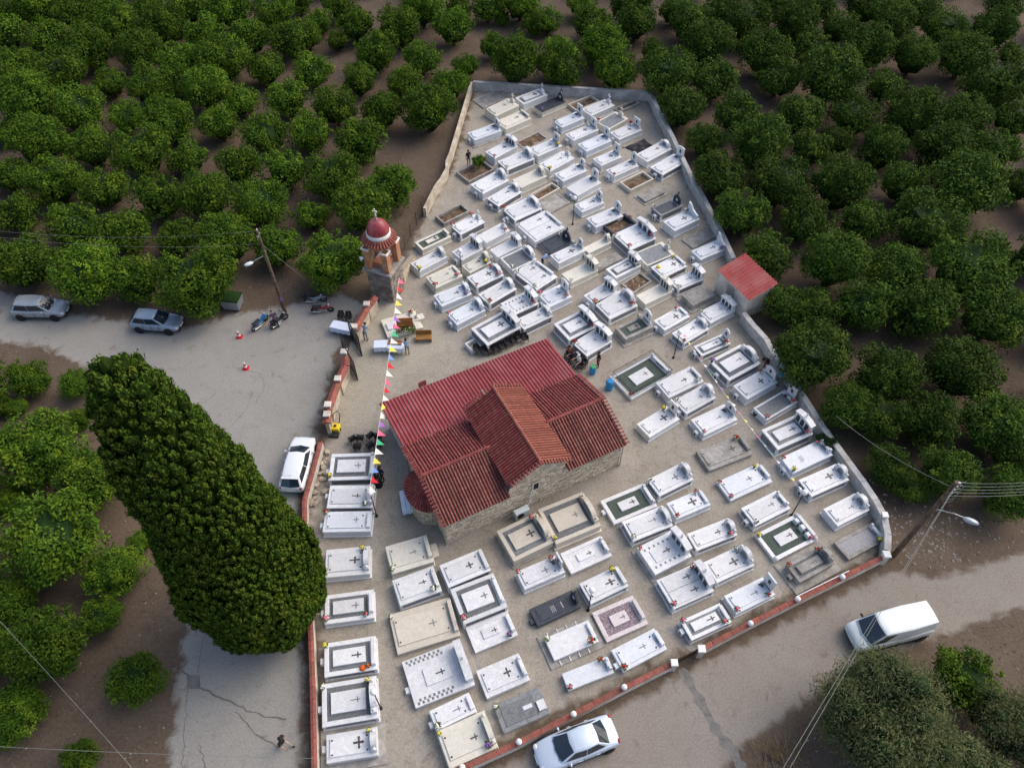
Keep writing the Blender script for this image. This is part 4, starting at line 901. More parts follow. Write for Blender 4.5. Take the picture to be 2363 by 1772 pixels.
def make_grave(i, x, y, ang, L, W, h, top, side, head, foot, fl):
    rr = random.Random(i*13+1); g = empty('grave', (x, y, 0), R(ang))
    base = MT['white'] if side in 'wd' else MT[dict(c='cream', x='conc', C='beige', K='dark')[side]]
    if side == 'w' and i % 4 == 1: base = MT['whitev']
    if side == 'w' and i in (5,9,21,33,53,50,52,69,73,79,86,100,108,109,113,136,138,139): base = MT['blue']
    if i in (124,126): base = MT['whitev']
    if i in (128,): base = MT['cream']
    if i == 137: base = MT['pink']
    if side == 'x' and top in 'sgpk2d' and i not in (48,55,60,77,74): base = MT['white']
    hl, hw = L/2, W/2; z = .02
    ext = EXTB.get(i, .04 if h > .4 else 0)
    if ext: MB().box(-hl-ext,hl+ext,-hw-ext,hw+ext,.0,.12 if ext < .1 else .09,.015).build('plinth', MT['conc'] if ext > .1 or side == 'x' else base, g); z = .085
    if top in 'PCO':                                     # rim round an earth bed or concrete infill
        t = .16 if top != 'O' else .14; m = MB().box(-hl,hl,-hw,-hw+t,0,h,.02).box(-hl,hl,hw-t,hw,0,h,.02).box(-hl,-hl+t,-hw+t,hw-t,0,h,.02).box(hl-t,hl,-hw+t,hw-t,0,h,.02)
        m.build('kerb', MT['dark'] if top == 'O' else (MT['beige'] if side == 'c' else MT['conc']), g)
        nx, ny = 10, 6; vs = []; zb = h-.04 if top == 'C' else max(.03, h-.28)
        for a in range(nx+1):
            for b in range(ny+1): vs.append((-hl+t+(L-2*t)*a/nx, -hw+t+(W-2*t)*b/ny, zb+(rr.uniform(-.03,.05) if top != 'C' else rr.uniform(-.006,.006))))
        MB().add(vs, [(a*(ny+1)+b,(a+1)*(ny+1)+b,(a+1)*(ny+1)+b+1,a*(ny+1)+b+1) for a in range(nx) for b in range(ny)]).build('earth_bed' if top != 'C' else 'infill', MT['conc'] if top == 'C' else MT['earth'], g)
        if top == 'O': MB().box(hl-.3,hl-.02,-hw-.03,hw+.03,h-.02,h+.16,.05).build('headstone', MT['dark'], g)
    else:
        bt = h-.09
        if side == 'd' and h > .4:
            MB().box(-hl+.06,hl-.06,-hw+.06,hw-.06,z,bt).build('side_panels', MT['grey'], g)
            for sx in (-1,1):
                for sy in (-1,1): MB().box(sx*(hl-.08)-.08,sx*(hl-.08)+.08,sy*(hw-.08)-.08,sy*(hw-.08)+.08,z,bt+.002).build('corner_post', base, g)
        else: MB().box(-hl+.03,hl-.03,-hw+.03,hw-.03,z-.01,bt).build('body', base, g)
        if top in 'gnfGvt':
            t = min(.26, W*.17) if top != 'f' else .14; tx = t
            hd = .36 if head != 'n' and top != 'G' else t
            rim = MB().box(-hl,hl,-hw,-hw+t,bt,h,.02).box(-hl,hl,hw-t,hw,bt,h,.02).box(-hl,-hl+tx,-hw+t,hw-t,bt,h,.02).box(hl-hd,hl,-hw+t,hw-t,bt,h,.02).build('rim', base, g)
            bed = {'g':'grey','n':'gravelg','f':'grey','G':'gravell','v':'gravelp','t':'whitev'}[top]
            if top == 'g' and i % 2: bed = 'gravels'
            MB().box(-hl+tx-.01,hl-hd+.01,-hw+t-.01,hw-t+.01,bt-.02,h-.045).build('bed', MT[bed], g)
            if top in 'gnv' or top == 't':
                il = (L-tx-hd)*(.80 if top == 'g' else .5); iw = (W-2*t)*(.64 if top == 'g' else .5); cx_ = (tx-hd)/2
                cs = MB().box(cx_-il/2,cx_+il/2,-iw/2,iw/2,h-.06,h+(.09 if top == 'g' else .04),.015).build('cover_slab', base if top != 't' else MT['white'], g)
                zc = h+(.09 if top == 'g' else .04); cx2 = cx_+il*.24
                link('cross', CRS[i*5 % 4], g, (cx2,0,zc-.004), None, (min(1,il*.6),min(1,iw*1.6),1))
        elif top in 'cd':
            MB().box(-hl,hl,-hw,hw,bt,h,.02).build('top_slab', base, g)
            tl = MB().box(-.06,.06,-.075,.075,0,.012).mesh('tile', MT['grey'])
            if top == 'c':
                for sy in (-1,1):
                    for rw in (0,1):
                        for k in range(8 if i == 125 else 7): link('tile', tl, g, (-hl+.25+k*(L*.62/8)*1.0+rw*(L*.31/8)+.0, sy*(hw-.16-rw*.17), h-.004), None, (1.05,1.05,1))
                MB().box(-hl*.45,hl*.42,-hw*.36,hw*.36,h-.01,h+.07,.02).build('cover_slab', base, g)
                link('cross', crm, g, (hl*.1,0,h+.066))
            else:
                for sy in (-1,1):
                    for k in range(6): link('tile', tl, g, (-hl*.75+k*L*.125, sy*hw*.62, h-.004))
                MB().box(-hl*.62,hl*.5,-hw*.42,hw*.42,h-.01,h+.05,.02).build('cover_slab', base, g); link('cross', crm, g, (hl*.15,0,h+.046))
        elif top in 'Kk':
            MB().box(-hl,hl,-hw,hw,bt,h,.02).build('top_slab', MT['dark'] if top == 'K' else MT['grey'], g)
            MB().box(-hl*.8,hl*.6,-hw*.68,hw*.68,h-.01,h+.035,.01).build('cover_slab', MT['dark'] if top == 'K' or i == 49 else MT['grey'], g)
            if i == 129:
                MB().box(hl*.05,hl*.45,-.1,.12,h+.03,h+.075,.01).build('nameplate', MT['blue'], g); MB().box(hl*.62,hl*.95,-hw*.6,hw*.1,h,h+.16,.02).build('headstone', MT['white'], g)
            if i == 135:
                for k in range(3): MB().box(-.25+k*.1,-.22+k*.1,-.22,.2,h+.034,h+.039).build('inscription', MT['steel'], g)
                MB().box(.42,.47,-.2,.2,h+.034,h+.042).build('cross', MT['steel'], g)
        elif top == '2':
            MB().box(-hl,hl,-hw,hw,bt,h,.02).build('top_slab', base, g)
            for s in (-1,1):
                y0, y1 = (.02, hw-.14) if s > 0 else (-hw+.14, -.02)
                MB().box(-hl+.22,hl-.42,y0,y1,h-.01,h+.06,.015).build('cover_slab', base, g); link('cross', crm, g, (hl*.28,(y0+y1)/2,h+.056))
        elif top == 'X':
            MB().box(-hl,hl,-hw,hw,bt,h,.02).build('top_slab', base, g)
            MB().box(-hl+.25,hl-.6,-.36,.36,h-.01,h+.14,.02).build('cover_slab', MT['blue'], g); link('cross', crm, g, (.1,0,h+.136))
            MB().box(hl-.62,hl-.2,-1.1,-.2,h-.01,h+.16,.03).box(hl-.62,hl-.2,.2,1.1,h-.01,h+.16,.03).build('side_wing', base, g); MB().box(hl-.7,hl+.35,-.3,.3,h-.01,h+.24,.03).build('head_block', base, g)
        else:
            MB().box(-hl,hl,-hw,hw,bt,h,.025).build('top_slab', base, g)
            if top == 's':
                hd = .42 if head not in 'n' else .2
                MB().box(-hl+.20,hl-hd,-hw*.66,hw*.66,h-.01,h+.07,.015).build('cover_slab', base, g); zc = h+.066
                link('cross', CRS[i*7 % 4], g, ((hl*rr.uniform(.2,.36)),rr.uniform(-.08,.08),zc), None, (rr.uniform(.75,1.15),rr.uniform(.75,1.15),1))
                if True:
                    for sx, sy in ((-hl+.32,-hw*.5),(-hl+.32,hw*.5),(hl-hd-.12,-hw*.5),(hl-hd-.12,hw*.5)): link('rosette', rsm, g, (sx,sy,zc), None, (1.25,1.25,1))
            else: zc = h
            if y < 30 and i % 2:
                ins = MB()
                for k in range(4): ins.box(-hl*.35+k*.085,-hl*.35+k*.085+.03,-hw*rr.uniform(.25,.42),hw*rr.uniform(.25,.42),zc-.003,zc+.003)
                ins.build('inscription', MT['letter'], g)
        if head != 'n' and i != 129: head_stone(head, L, W, h, base if side != 'x' or top in 'sgpd2' else MT['white'], g, rr, i)
        if foot:
            s = -1 if i % 2 else 1; yo = rr.uniform(.0,.25)*s*hw; wd = .17
            lb = MB().box(-hl-.26,-hl+.01,yo-wd,yo+wd,.0,h*.72,.03).build('lamp_box', base, g); MB().box(-hl-.268,-hl-.24,yo-wd*.55,yo+wd*.55,.1,h*.5).build('lamp_door', MT['dark'], lb)
    if i == 87:                                          # iron railing
        rl = MB()
        pts = [(-hl+.12,-hw+.12),(hl-.12,-hw+.12),(hl-.12,hw-.12),(-hl+.12,hw-.12)]
        for a, b in zip(pts, pts[1:]+pts[:1]):
            d = math.hypot(b[0]-a[0], b[1]-a[1]); n = int(d/.12)
            for zz in (h+.1, h+.62): rl.tube([(a[0],a[1],zz),(b[0],b[1],zz)], .018, 6)
            for k in range(n+1): q = (a[0]+(b[0]-a[0])*k/n, a[1]+(b[1]-a[1])*k/n); rl.tube([(q[0],q[1],h-.02),(q[0],q[1],h+.66)], .009, 4)
        rl.build('railing', MT['iron'], g)
    if i == 106:
        MB().box(-hl-1.0,-hl-.05,-.5,-.38,0,.4,.02).box(-hl-1.0,-hl-.05,.38,.5,0,.4,.02).box(-hl-1.0,-hl-.88,-.38,.38,0,.4,.02).build('open_box', base, g); MB().box(-hl-.88,-hl-.05,-.38,.38,0,.08).build('box_floor', MT['conc'], g)
    if i == 76:
        for yy, zz in ((-.55,.3),(0,.36),(.55,.3)): MB().box(hl-.62,hl-.34,yy-.17,yy+.17,h-.05,h+zz,.05).build('head_block', MT['blue'], g)
        for sx in (-1,1):
            for sy in (-1,1): MB().lathe([(.13,h-.01),(.15,h+.1),(.05,h+.2)], 8, (sx*(hl-.12),sy*(hw-.12),0)).build('corner_knob', base, g)
    if i == 136:
        for sy in (-1,1):
            for k in range(4): MB().box(-hl+.3+k*.6,-hl+.36+k*.6,sy*(hw+.02)-(.3 if sy < 0 else 0),sy*(hw+.02)+(.3 if sy > 0 else 0),.085,.14).build('rib', MT['white'], g)
    lm = min(LAND, key=lambda q: (q[1].x-x)**2+(q[1].y-y)**2)[0]
    flw = [FNAME[c] for c in dict.fromkeys(fl) if c != '-']
    lab = f"{COL[side]} grave with {TOPW[top]}" + (f", {HEADW[head]}" if head != 'n' else '') + (f", {flw[0]} flowers" if flw else (', dark side panels' if side == 'd' else '')) + f", near {lm}"
    wds = lab.split()
    if len(wds) > 16: lab = ' '.join(lab.replace(' with', ',').split()[:16])
    tag(g, lab, 'grave', 'graves in the churchyard')
    mat = Matrix.Translation((x,y,0)) @ Matrix.Rotation(R(ang),4,'Z')
    spots = [(hl-.45,-hw*.78),(-hl+.1,hw*.8),(hl-.45,hw*.78),(-hl+.12,-hw*.75)]
    if top in 'PCO': spots = [(hl-.08,0)]*2
    for k, c in enumerate(fl):
        if c == '-': continue
        q = mat @ V3((*spots[(k+i) % len(spots)], h-.008)); bouquet(c, q, f'the {COL[side]} grave near {lm}', rr.uniform(.75,1.15))
for i, q in enumerate(GRAVES): make_grave(i, *q)
# black tarp covering a plot
qd = [P(1300+a/6.9125, 180+b/6.9125, .12) for a, b in ((970,1100),(1190,1200),(1450,1075),(1290,970))]
m = MB(); nx = ny = 8; r_ = random.Random(9)
for a in range(nx+1):
    for b in range(ny+1):
        p = qd[0].lerp(qd[1], b/ny).lerp(qd[3].lerp(qd[2], b/ny), a/nx); ed = min(a, nx-a, b, ny-b)
        m.v.append((p.x+r_.uniform(-.05,.05), p.y+r_.uniform(-.05,.05), .03 if ed == 0 else .16+r_.uniform(-.06,.08)))
m.f = [(a*(ny+1)+b,(a+1)*(ny+1)+b,(a+1)*(ny+1)+b+1,a*(ny+1)+b+1) for a in range(nx) for b in range(ny)]
tag(m.build('tarpaulin', MT['tarp']), 'crumpled black tarpaulin spread over a plot between white graves', 'tarpaulin')
for k, q in enumerate((qd[0], qd[2], qd[3])): tag(MB().ball((0,0,.06), .12, 7, 5, (1.2,.9,.6)).build('weight_stone', MT['rubble'], None, False, loc=(q.x, q.y, .04)), 'white stone holding down the edge of the black tarpaulin', 'stone', 'stones on the tarpaulin')

# ---------------------------------------------------------------- trees
def leaves(mb, c, r, n, ln, wd, rg, flatn=.5, squash=1.0, shell=.75):
    """n leaf blades around the outside of a ball-shaped clump"""
    for k in range(n):
        z = rg.uniform(-.75,1); a = rg.uniform(0,6.283); s = math.sqrt(max(0,1-z*z)); d = Vector((s*math.cos(a), s*math.sin(a), z))
        p = Vector(c)+Vector((d.x, d.y, d.z*squash))*r*rg.uniform(shell,1.08)
        nrm = (d+Vector((rg.gauss(0,flatn), rg.gauss(0,flatn), rg.gauss(.25,flatn)))).normalized()
        t = nrm.cross(Vector((rg.gauss(0,1), rg.gauss(0,1), rg.gauss(0,1)))).normalized(); b = nrm.cross(t); l = ln*rg.uniform(.7,1.35); w_ = wd*rg.uniform(.7,1.3)
        tip = p+t*l-nrm*l*.22; q = p+t*l*.5
        i = len(mb.v); mb.v += [tuple(p), tuple(q+b*w_), tuple(tip), tuple(q-b*w_)]; mb.f.append((i,i+1,i+2,i+3))
def rough_ball(c, rad, seg, rings, sq, rg, amp):
    m = MB().ball((0,0,0), 1, seg, rings); o = rg.uniform(0,50)
    m.v = [(c[0]+x*rad*sq[0]*k, c[1]+y*rad*sq[1]*k, c[2]+z*rad*sq[2]*k) for x, y, z in m.v for k in (1+amp*mnoise.noise((x*2+o, y*2, z*2)),)]
    return m
def two_mat(mb1, mat1, mb2, mat2, name):
    n1 = len(mb1.f); n = len(mb1.v); me = bpy.data.meshes.new(name); me.from_pydata(mb1.v+mb2.v, [], mb1.f+[tuple(i+n for i in f) for f in mb2.f])
    me.materials.append(mat1); me.materials.append(mat2); me.polygons.foreach_set('material_index', [0]*n1+[1]*len(mb2.f)); me.update(); return me
def citrus_crown(seed, nlobe=21, nl=215, ln=.115, wd=.030):
    rg = random.Random(seed); mb = MB()
    for k in range(nlobe):
        z = rg.uniform(-.55,.95); a = k*2.4+rg.uniform(-.4,.4); s = math.sqrt(1-z*z); rr_ = rg.uniform(.26,.46); e = rg.uniform(.46,.80)
        leaves(mb, (s*math.cos(a)*e, s*math.sin(a)*e, .88+z*e*.86), rr_, nl, ln, wd, rg)
    for k in range(14):                                   # loose shoots that break the outline
        z = rg.uniform(.1,1); a = rg.uniform(0,6.28); s = math.sqrt(1-z*z); e = rg.uniform(.92,1.06)
        leaves(mb, (s*math.cos(a)*e, s*math.sin(a)*e, .88+z*e*.86), .10, 26, .115, .028, rg)
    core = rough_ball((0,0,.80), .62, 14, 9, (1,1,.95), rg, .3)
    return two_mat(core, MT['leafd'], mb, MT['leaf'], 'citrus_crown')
def trunk_mesh(seed, h=.75, r=.075):
    rg = random.Random(seed); m = MB(); m.tube([(0,0,-.02),(.02,.01,h*.4),(0,0,h*.75)], [r*1.35,r,r*.9], 8)
    for k in range(4):
        a = k*1.6+rg.uniform(-.3,.3); m.tube([(0,0,h*.6),(.2*math.cos(a),.2*math.sin(a),h),(.42*math.cos(a),.42*math.sin(a),h*1.5)], [r*.75,r*.5,r*.25], 6)
    return m.mesh('trunk', MT['bark'])
CROWNS = [citrus_crown(s) for s in range(7)]; CROWNSB = [citrus_crown(s+20, 30, 300, .085, .023) for s in range(4)]
def recolour(me, mat): c = me.copy(); c.materials[1] = mat; return c
CROWNS2 = [recolour(c, MT['leaf2']) for c in CROWNS]; CROWNSB2 = [recolour(c, MT['leaf2']) for c in CROWNSB]
TRUNKS = [trunk_mesh(s) for s in range(3)]
TREES = [
(-55.2,82.4,2.13,0),(-57.5,88.3,1.85,0),(-53.3,87.2,2.44,0),(-48.2,85.7,2.42,0),(-50.1,81.2,1.99,0),(-44.9,78.9,2.30,0),
(-46.5,90.1,1.75,0),(-43.4,84.1,2.27,0),(-42.0,89.6,1.99,0),(-38.3,83.8,2.38,0),(-39.6,78.6,2.18,0),(-37.1,89.1,1.99,0),
(-33.5,82.6,2.01,0),(-32.0,87.4,2.32,0),(-30.1,76.4,2.47,0),(-35.1,77.1,2.04,0),(-27.0,87.2,2.20,0),(-28.7,81.9,1.89,0),
(-24.1,81.5,2.11,0),(-22.6,83.1,1.43,0),(-24.9,91.1,1.52,0),(-21.9,86.5,1.47,0),(-19.9,89.8,1.87,0),(-17.5,85.1,1.93,0),
(-19.3,82.8,1.08,0),(-25.6,75.7,1.80,0),(-20.8,75.3,1.80,0),(-22.3,70.0,1.83,0),(-14.4,78.8,2.07,0),(-12.5,83.4,2.37,0),
(-10.2,88.1,2.22,0),(-6.6,84.0,2.03,0),(-6.2,89.7,1.38,0),(-9.5,77.9,1.83,0),(-15.7,73.7,1.77,0),(-11.0,73.4,1.66,0),
(-4.9,77.3,1.37,0),(-6.3,73.0,1.66,0),(-8.1,67.2,2.41,0),(-12.6,67.7,1.80,0),(-17.3,68.3,1.91,0),(-14.0,62.4,2.01,0),
(-19.2,64.2,1.95,0),(-23.4,63.9,1.94,0),(-27.1,69.9,1.62,0),(-28.1,65.6,1.76,0),(-30.5,70.7,2.16,0),(-33.8,73.2,1.55,0),
(-36.5,71.8,2.18,0),(-32.7,65.2,2.27,0),(-37.7,67.3,1.58,0),(-41.4,73.6,1.55,0),(-46.2,74.1,2.32,0),(-51.9,76.4,1.92,0),
(-51.6,73.0,1.66,0),(-47.1,68.4,2.63,0),(-42.0,67.2,2.41,0),(-48.7,65.1,1.35,0),(-43.8,62.0,2.30,0),(-38.8,61.3,2.09,0),
(-33.9,60.4,2.27,0),(-29.9,60.5,1.69,0),(-24.8,59.1,1.77,0),(-20.6,58.6,1.85,0),(-16.0,56.8,2.29,0),(-10.6,56.0,1.91,0),
(-12.6,52.2,2.20,0),(-17.2,52.5,1.39,0),(-21.6,53.3,2.22,0),(-26.4,53.9,2.23,0),(-30.6,54.1,2.05,0),(-35.8,55.7,1.90,0),
(-40.2,56.2,2.28,0),(-45.3,58.0,1.56,0),(-42.2,52.5,1.66,0),(-36.8,50.5,1.90,0),(-32.3,49.5,1.88,0),(-28.0,49.6,1.53,0),
(-23.5,48.2,2.29,0),(-19.2,48.0,1.77,0),(-14.2,45.9,2.32,0),(-38.8,45.7,2.23,0),(-33.0,44.1,2.36,0),(-29.5,44.3,1.87,0),
(-24.2,42.9,2.66,0),(8.1,90.3,1.63,1),(13.6,88.4,2.34,1),(8.8,85.1,1.93,1),(13.8,84.9,2.05,1),(19.8,84.8,2.40,1),
(18.5,88.8,1.61,1),(24.0,89.0,1.74,1),(25.6,84.4,2.63,1),(31.3,83.8,2.38,1),(29.6,88.2,2.46,1),(34.5,88.2,2.46,1),
(36.5,84.2,1.92,1),(40.4,88.7,2.22,1),(42.1,84.8,2.40,1),(45.6,87.7,2.45,1),(47.7,83.6,2.26,1),(53.0,83.1,2.25,1),
(57.0,89.6,1.75,1),(9.8,79.3,2.30,1),(15.3,80.1,1.29,1),(5.0,81.0,1.30,1),(5.2,75.2,2.12,1),(10.8,75.0,2.01,1),
(15.9,73.3,2.53,1),(20.6,73.2,2.09,1),(20.7,78.9,2.52,1),(26.4,77.2,2.49,1),(32.0,79.7,2.08,1),(38.0,78.9,2.30,1),
(42.3,77.7,2.17,1),(47.3,77.0,2.60,1),(53.9,79.7,1.28,1),(27.3,73.6,2.10,1),(32.1,72.1,3.03,1),(37.9,72.5,1.76,1),
(47.9,71.0,3.00,1),(16.6,68.2,2.01,1),(21.8,66.9,2.09,1),(27.8,66.6,2.09,1),(33.1,66.8,2.19,1),(38.1,65.9,2.58,1),
(43.3,66.1,2.18,1),(48.5,66.5,1.88,1),(18.2,63.3,1.63,1),(22.7,61.2,2.67,1),(27.8,61.7,1.81,1),(30.8,63.5,1.43,1),
(34.1,61.1,1.99,1),(39.6,61.2,2.38,1),(44.8,61.4,2.00,1),(18.4,57.3,2.12,1),(23.5,55.7,2.46,1),(28.7,55.4,2.45,1),
(34.6,56.0,1.91,1),(39.4,54.8,2.98,1),(45.3,56.6,1.44,1),(19.5,52.0,2.11,1),(24.6,51.0,2.00,1),(29.6,51.2,1.82,1),
(34.4,50.2,2.68,1),(20.7,47.0,1.92,1),(25.4,45.4,2.31,1),(30.2,44.7,2.21,1),(35.6,44.4,2.86,1),(41.4,46.8,1.14,1),
(20.9,41.8,1.50,1),(23.1,41.0,1.65,1),(26.7,41.1,2.05,1),(30.9,40.4,2.28,1),(35.9,39.7,2.41,1),(22.1,37.4,1.74,1),
(21.4,35.8,2.28,1),(26.3,34.1,2.24,1),(31.4,34.4,2.25,1),(23.0,31.7,1.65,1),(25.1,30.9,1.63,1),(28.1,30.4,1.94,1),
(32.3,30.1,2.04,1),(24.7,27.2,1.36,1),(25.8,25.7,1.03,1),(28.0,26.3,1.74,1),(32.9,28.4,1.48,1),(31.2,24.9,1.62,1),
(33.2,26.4,1.04,1),(-34.5,34.5,1.54,2),(-35.7,32.4,0.91,2),(-31.1,34.2,1.16,2),(-34.8,32.5,0.76,2),(-30.6,27.7,2.67,2),
(-29.9,31.3,0.90,2),(-26.7,25.7,2.20,2),(-27.3,21.4,2.96,2),(-32.1,24.9,1.24,2),(-28.9,17.9,1.50,2),(-23.5,19.7,1.67,2),
(-23.7,17.3,1.12,2),(-23.0,22.1,0.80,2),(-25.4,14.9,2.25,2),(-26.1,11.9,1.49,2),(-20.4,13.5,1.53,2),(-22.3,9.7,1.01,2),
(-26.8,10.8,0.69,2),(-2.8,89.5,1.76,3),(0.9,89.8,2.25,3),(-1.1,88.6,0.85,3),(4.1,86.9,1.48,3),(2.6,86.2,1.35,3),
(-2.0,81.2,1.42,3),(-3.2,75.9,2.48,3),(0.4,75.9,2.48,3),(4.7,76.6,2.05,3),(9.6,80.8,1.65,3),(24.5,13.3,1.63,4)
]
REG = {0: ('orange tree in the grove left of the bell tower', 'orange trees left of the bell tower'), 1: ('orange tree in the grove outside the right-hand concrete wall', 'orange trees right of the churchyard'),
       2: ('orange tree on the bare slope beside the tall cypress', 'orange trees beside the cypress'), 3: ('orange tree just behind the back wall of the churchyard', 'orange trees behind the back wall'), 4: ('glossy orange tree between the olive trees', 'orange trees by the olives')}
TLAND = [('the parked silver hatchback', P(90,690)), ('the blue-grey hatchback', P(370,700)), ('the grey waste container', P(500,690)), ('the roadside lamp pole', P(650,690)), ('the bell tower', P(840,600)), ('the red-roofed hut', P(1790,640)),
         ('the dark corner pole', P(2130,1180)), ('the large olive tree', P(2200,1600)), ('the end of the cream wall', P(930,480)), ('the back left wall corner', P(1075,180)), ('the back right wall corner', P(1540,190)), ('the top of the tall cypress', P(150,900)), ('the round dark shrub', P(1970,1010))]
WALLN = {0: 'the cream grove wall', 1: 'the right-hand concrete wall', 2: 'the cypress wall', 3: 'the back wall', 4: 'the road wall'}
def orange_tree(x, y, r, reg, k):
    e = empty('orange_tree', (x, y, 0), rnd.uniform(0,6.28)); s = r*(1.0 if reg == 2 else 1.13)
    e.scale = (s*rnd.uniform(.94,1.06), s*rnd.uniform(.94,1.06), s*rnd.uniform(.92,1.06))
    grp = REG[reg][1]; sz = 'large bushy' if r > 2.35 else ('small young' if r < 1.25 else ('slim' if r < 1.7 else ('broad' if r > 2.1 else 'round leafy')))
    nm_, q = min(TLAND, key=lambda t: (t[1].x-x)**2+(t[1].y-y)**2); dd = math.hypot(q.x-x, q.y-y)
    if dd < 7: lab = f"{sz} orange tree {'beside' if dd < 4 else 'a few steps from'} {nm_}"
    elif dist_edge((x, y), YARD) < 4.5: lab = f"{sz} orange tree just outside {WALLN[reg]}"
    elif dist_edge((x, y), LEFT_ROAD) < 5 and reg == 0: lab = f"{sz} orange tree in the row along the pale road"
    elif dist_edge((x, y), YARD) < 11 and reg < 2: lab = f"{sz} orange tree in the second rows back from {WALLN[reg]}"
    else: lab = f"{sz} {REG[reg][0]}"
    if reg == 3: lab = lab.replace('orange tree', 'back-wall orange tree')
    tag(e, lab, 'tree', grp)
    A_, B_ = (CROWNS2, CROWNSB2) if reg == 1 and x > 13 else (CROWNS, CROWNSB)
    link('crown', B_[k % 4] if r > 2.15 or y < 40 else A_[k % len(A_)], e); link('trunk', TRUNKS[k % 3], e)
k = 0
for x, y, r, reg in TREES:
    if inside((x, y), YARD) or (inside((x, y), LEFT_ROAD) and dist_edge((x, y), LEFT_ROAD) > 1.2): continue
    orange_tree(x, y, r, reg, k); k += 1
for (qx, qy) in [(-70,60),(-80,180),(-75,300),(-70,420),(-60,530),(-90,620),(-60,900),(-70,1010),(-60,1130),(-80,1260),(-60,1390),(-80,1530),(2430,60),(2440,190),(2430,330),(2440,470),(2440,610),(2450,760),(2440,900),(2450,1030),
                 (60,-45),(170,-50),(290,-40),(400,-55),(520,-45),(640,-50),(760,-40),(880,-55),(1000,-45),(1120,-60),(1240,-50),(1360,-45),(1480,-50),(1600,-45),(1720,-55),(1840,-45),(1960,-50),(2080,-45),(2200,-50),(2320,-45)]:
    p = P(qx, qy, 1.6); orange_tree(p.x+rnd.uniform(-.6,.6), p.y+rnd.uniform(-.6,.6), rnd.uniform(1.7,2.3), 0 if qx < 1000 else 1, k); k += 1
    if qx < 600 and qy > 850: pass
# tall cypress
CY = (-13.75, 17.75); CH_ = 23.0
prof = [(0,.9),(.02,2.55),(.06,3.15),(.12,3.45),(.25,3.5),(.4,3.15),(.55,2.75),(.7,2.3),(.82,1.85),(.9,1.45),(.96,1.0),(1.0,.2)]
def prad(f):
    for (a, ra), (b, rb) in zip(prof, prof[1:]):
        if a <= f <= b: return ra+(rb-ra)*(f-a)/(b-a)
    return .1
cyp = empty('cypress_tree', (CY[0], CY[1], 0)); tag(cyp, 'tall dense column-shaped cypress beside the road wall', 'tree')
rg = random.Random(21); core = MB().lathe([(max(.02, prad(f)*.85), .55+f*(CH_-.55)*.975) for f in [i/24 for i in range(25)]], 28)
lumps = MB(); blades = MB(); cells = {}; tries = 0
while tries < 42000:
    tries += 1; f = rg.random(); r0 = prad(f)
    if rg.random() > (r0+.3)/3.8: continue
    a = rg.uniform(0,6.283); z = .7+f*(CH_-1.0); s = rg.uniform(.10,.21)*(1+.7*f); key = (int(a*max(r0,.3)/.5), int(z/.6)); pt = Vector((math.cos(a)*r0, math.sin(a)*r0, z*.72)); hit = False
    for i in (-1,0,1):
        for j in (-1,0,1):
            for q, qs in cells.get((key[0]+i, key[1]+j), ()):
                if (q-pt).length < (s+qs)*.70: hit = True
    if hit: continue
    cells.setdefault(key, []).append((pt, s)); big = mnoise.noise((math.cos(a)*r0*.55, math.sin(a)*r0*.55, z*.33)); rad = r0*(.94+.16*big)+rg.uniform(-.08,.14)
    d = Vector((math.cos(a), math.sin(a), 0)); c = Vector((d.x*rad, d.y*rad, z)); ax = Vector((d.x*.5, d.y*.5, 1)).normalized(); rot = Vector((0,0,1)).rotation_difference(ax)
    b = rough_ball((0,0,0), s*.86, 8, 6, (1,1,1.7), rg, .4); b.xf(Matrix.Translation(c) @ rot.to_matrix().to_4x4()); lumps.add(b.v, b.f)
    for q in range(64):
        zz = rg.uniform(-.85,1); aa = rg.uniform(0,6.283); ss = math.sqrt(max(0,1-zz*zz)); dd = Vector((ss*math.cos(aa), ss*math.sin(aa), zz)); nrm = rot @ Vector((dd.x, dd.y, dd.z*.75))
        if nrm.dot(d) < -.35: continue
        p = c+(rot @ Vector((dd.x, dd.y, dd.z*1.75)))*s*rg.uniform(.92,1.03); nrm = (nrm+Vector((rg.gauss(0,.2),rg.gauss(0,.2),rg.gauss(.05,.2)))).normalized()
        t = (Vector((0,0,1))-nrm*nrm.z+Vector((rg.gauss(0,.4),rg.gauss(0,.4),rg.gauss(0,.2)))); t = (t-nrm*t.dot(nrm)).normalized(); sd_ = nrm.cross(t)*rg.uniform(.024,.042); l = rg.uniform(.07,.14)
        i = len(blades.v); blades.v += [tuple(p-sd_), tuple(p+sd_), tuple(p+sd_*.5+t*l+nrm*.02), tuple(p-sd_*.5+t*l+nrm*.02)]; blades.f.append((i,i+1,i+2,i+3))
n0 = len(core.v); core.f += [tuple(i+n0 for i in f) for f in lumps.f]; core.v += lumps.v
core.v = [(x-.75*z/CH_, y, z) for x, y, z in core.v]; blades.v = [(x-.75*z/CH_, y, z) for x, y, z in blades.v]
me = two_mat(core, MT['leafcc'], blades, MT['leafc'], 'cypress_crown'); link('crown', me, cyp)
MB().tube([(0,0,-.02),(.05,0,1.0),(0,0,3.0)], [.55,.42,.35], 12).build('trunk', MT['bark'], cyp)
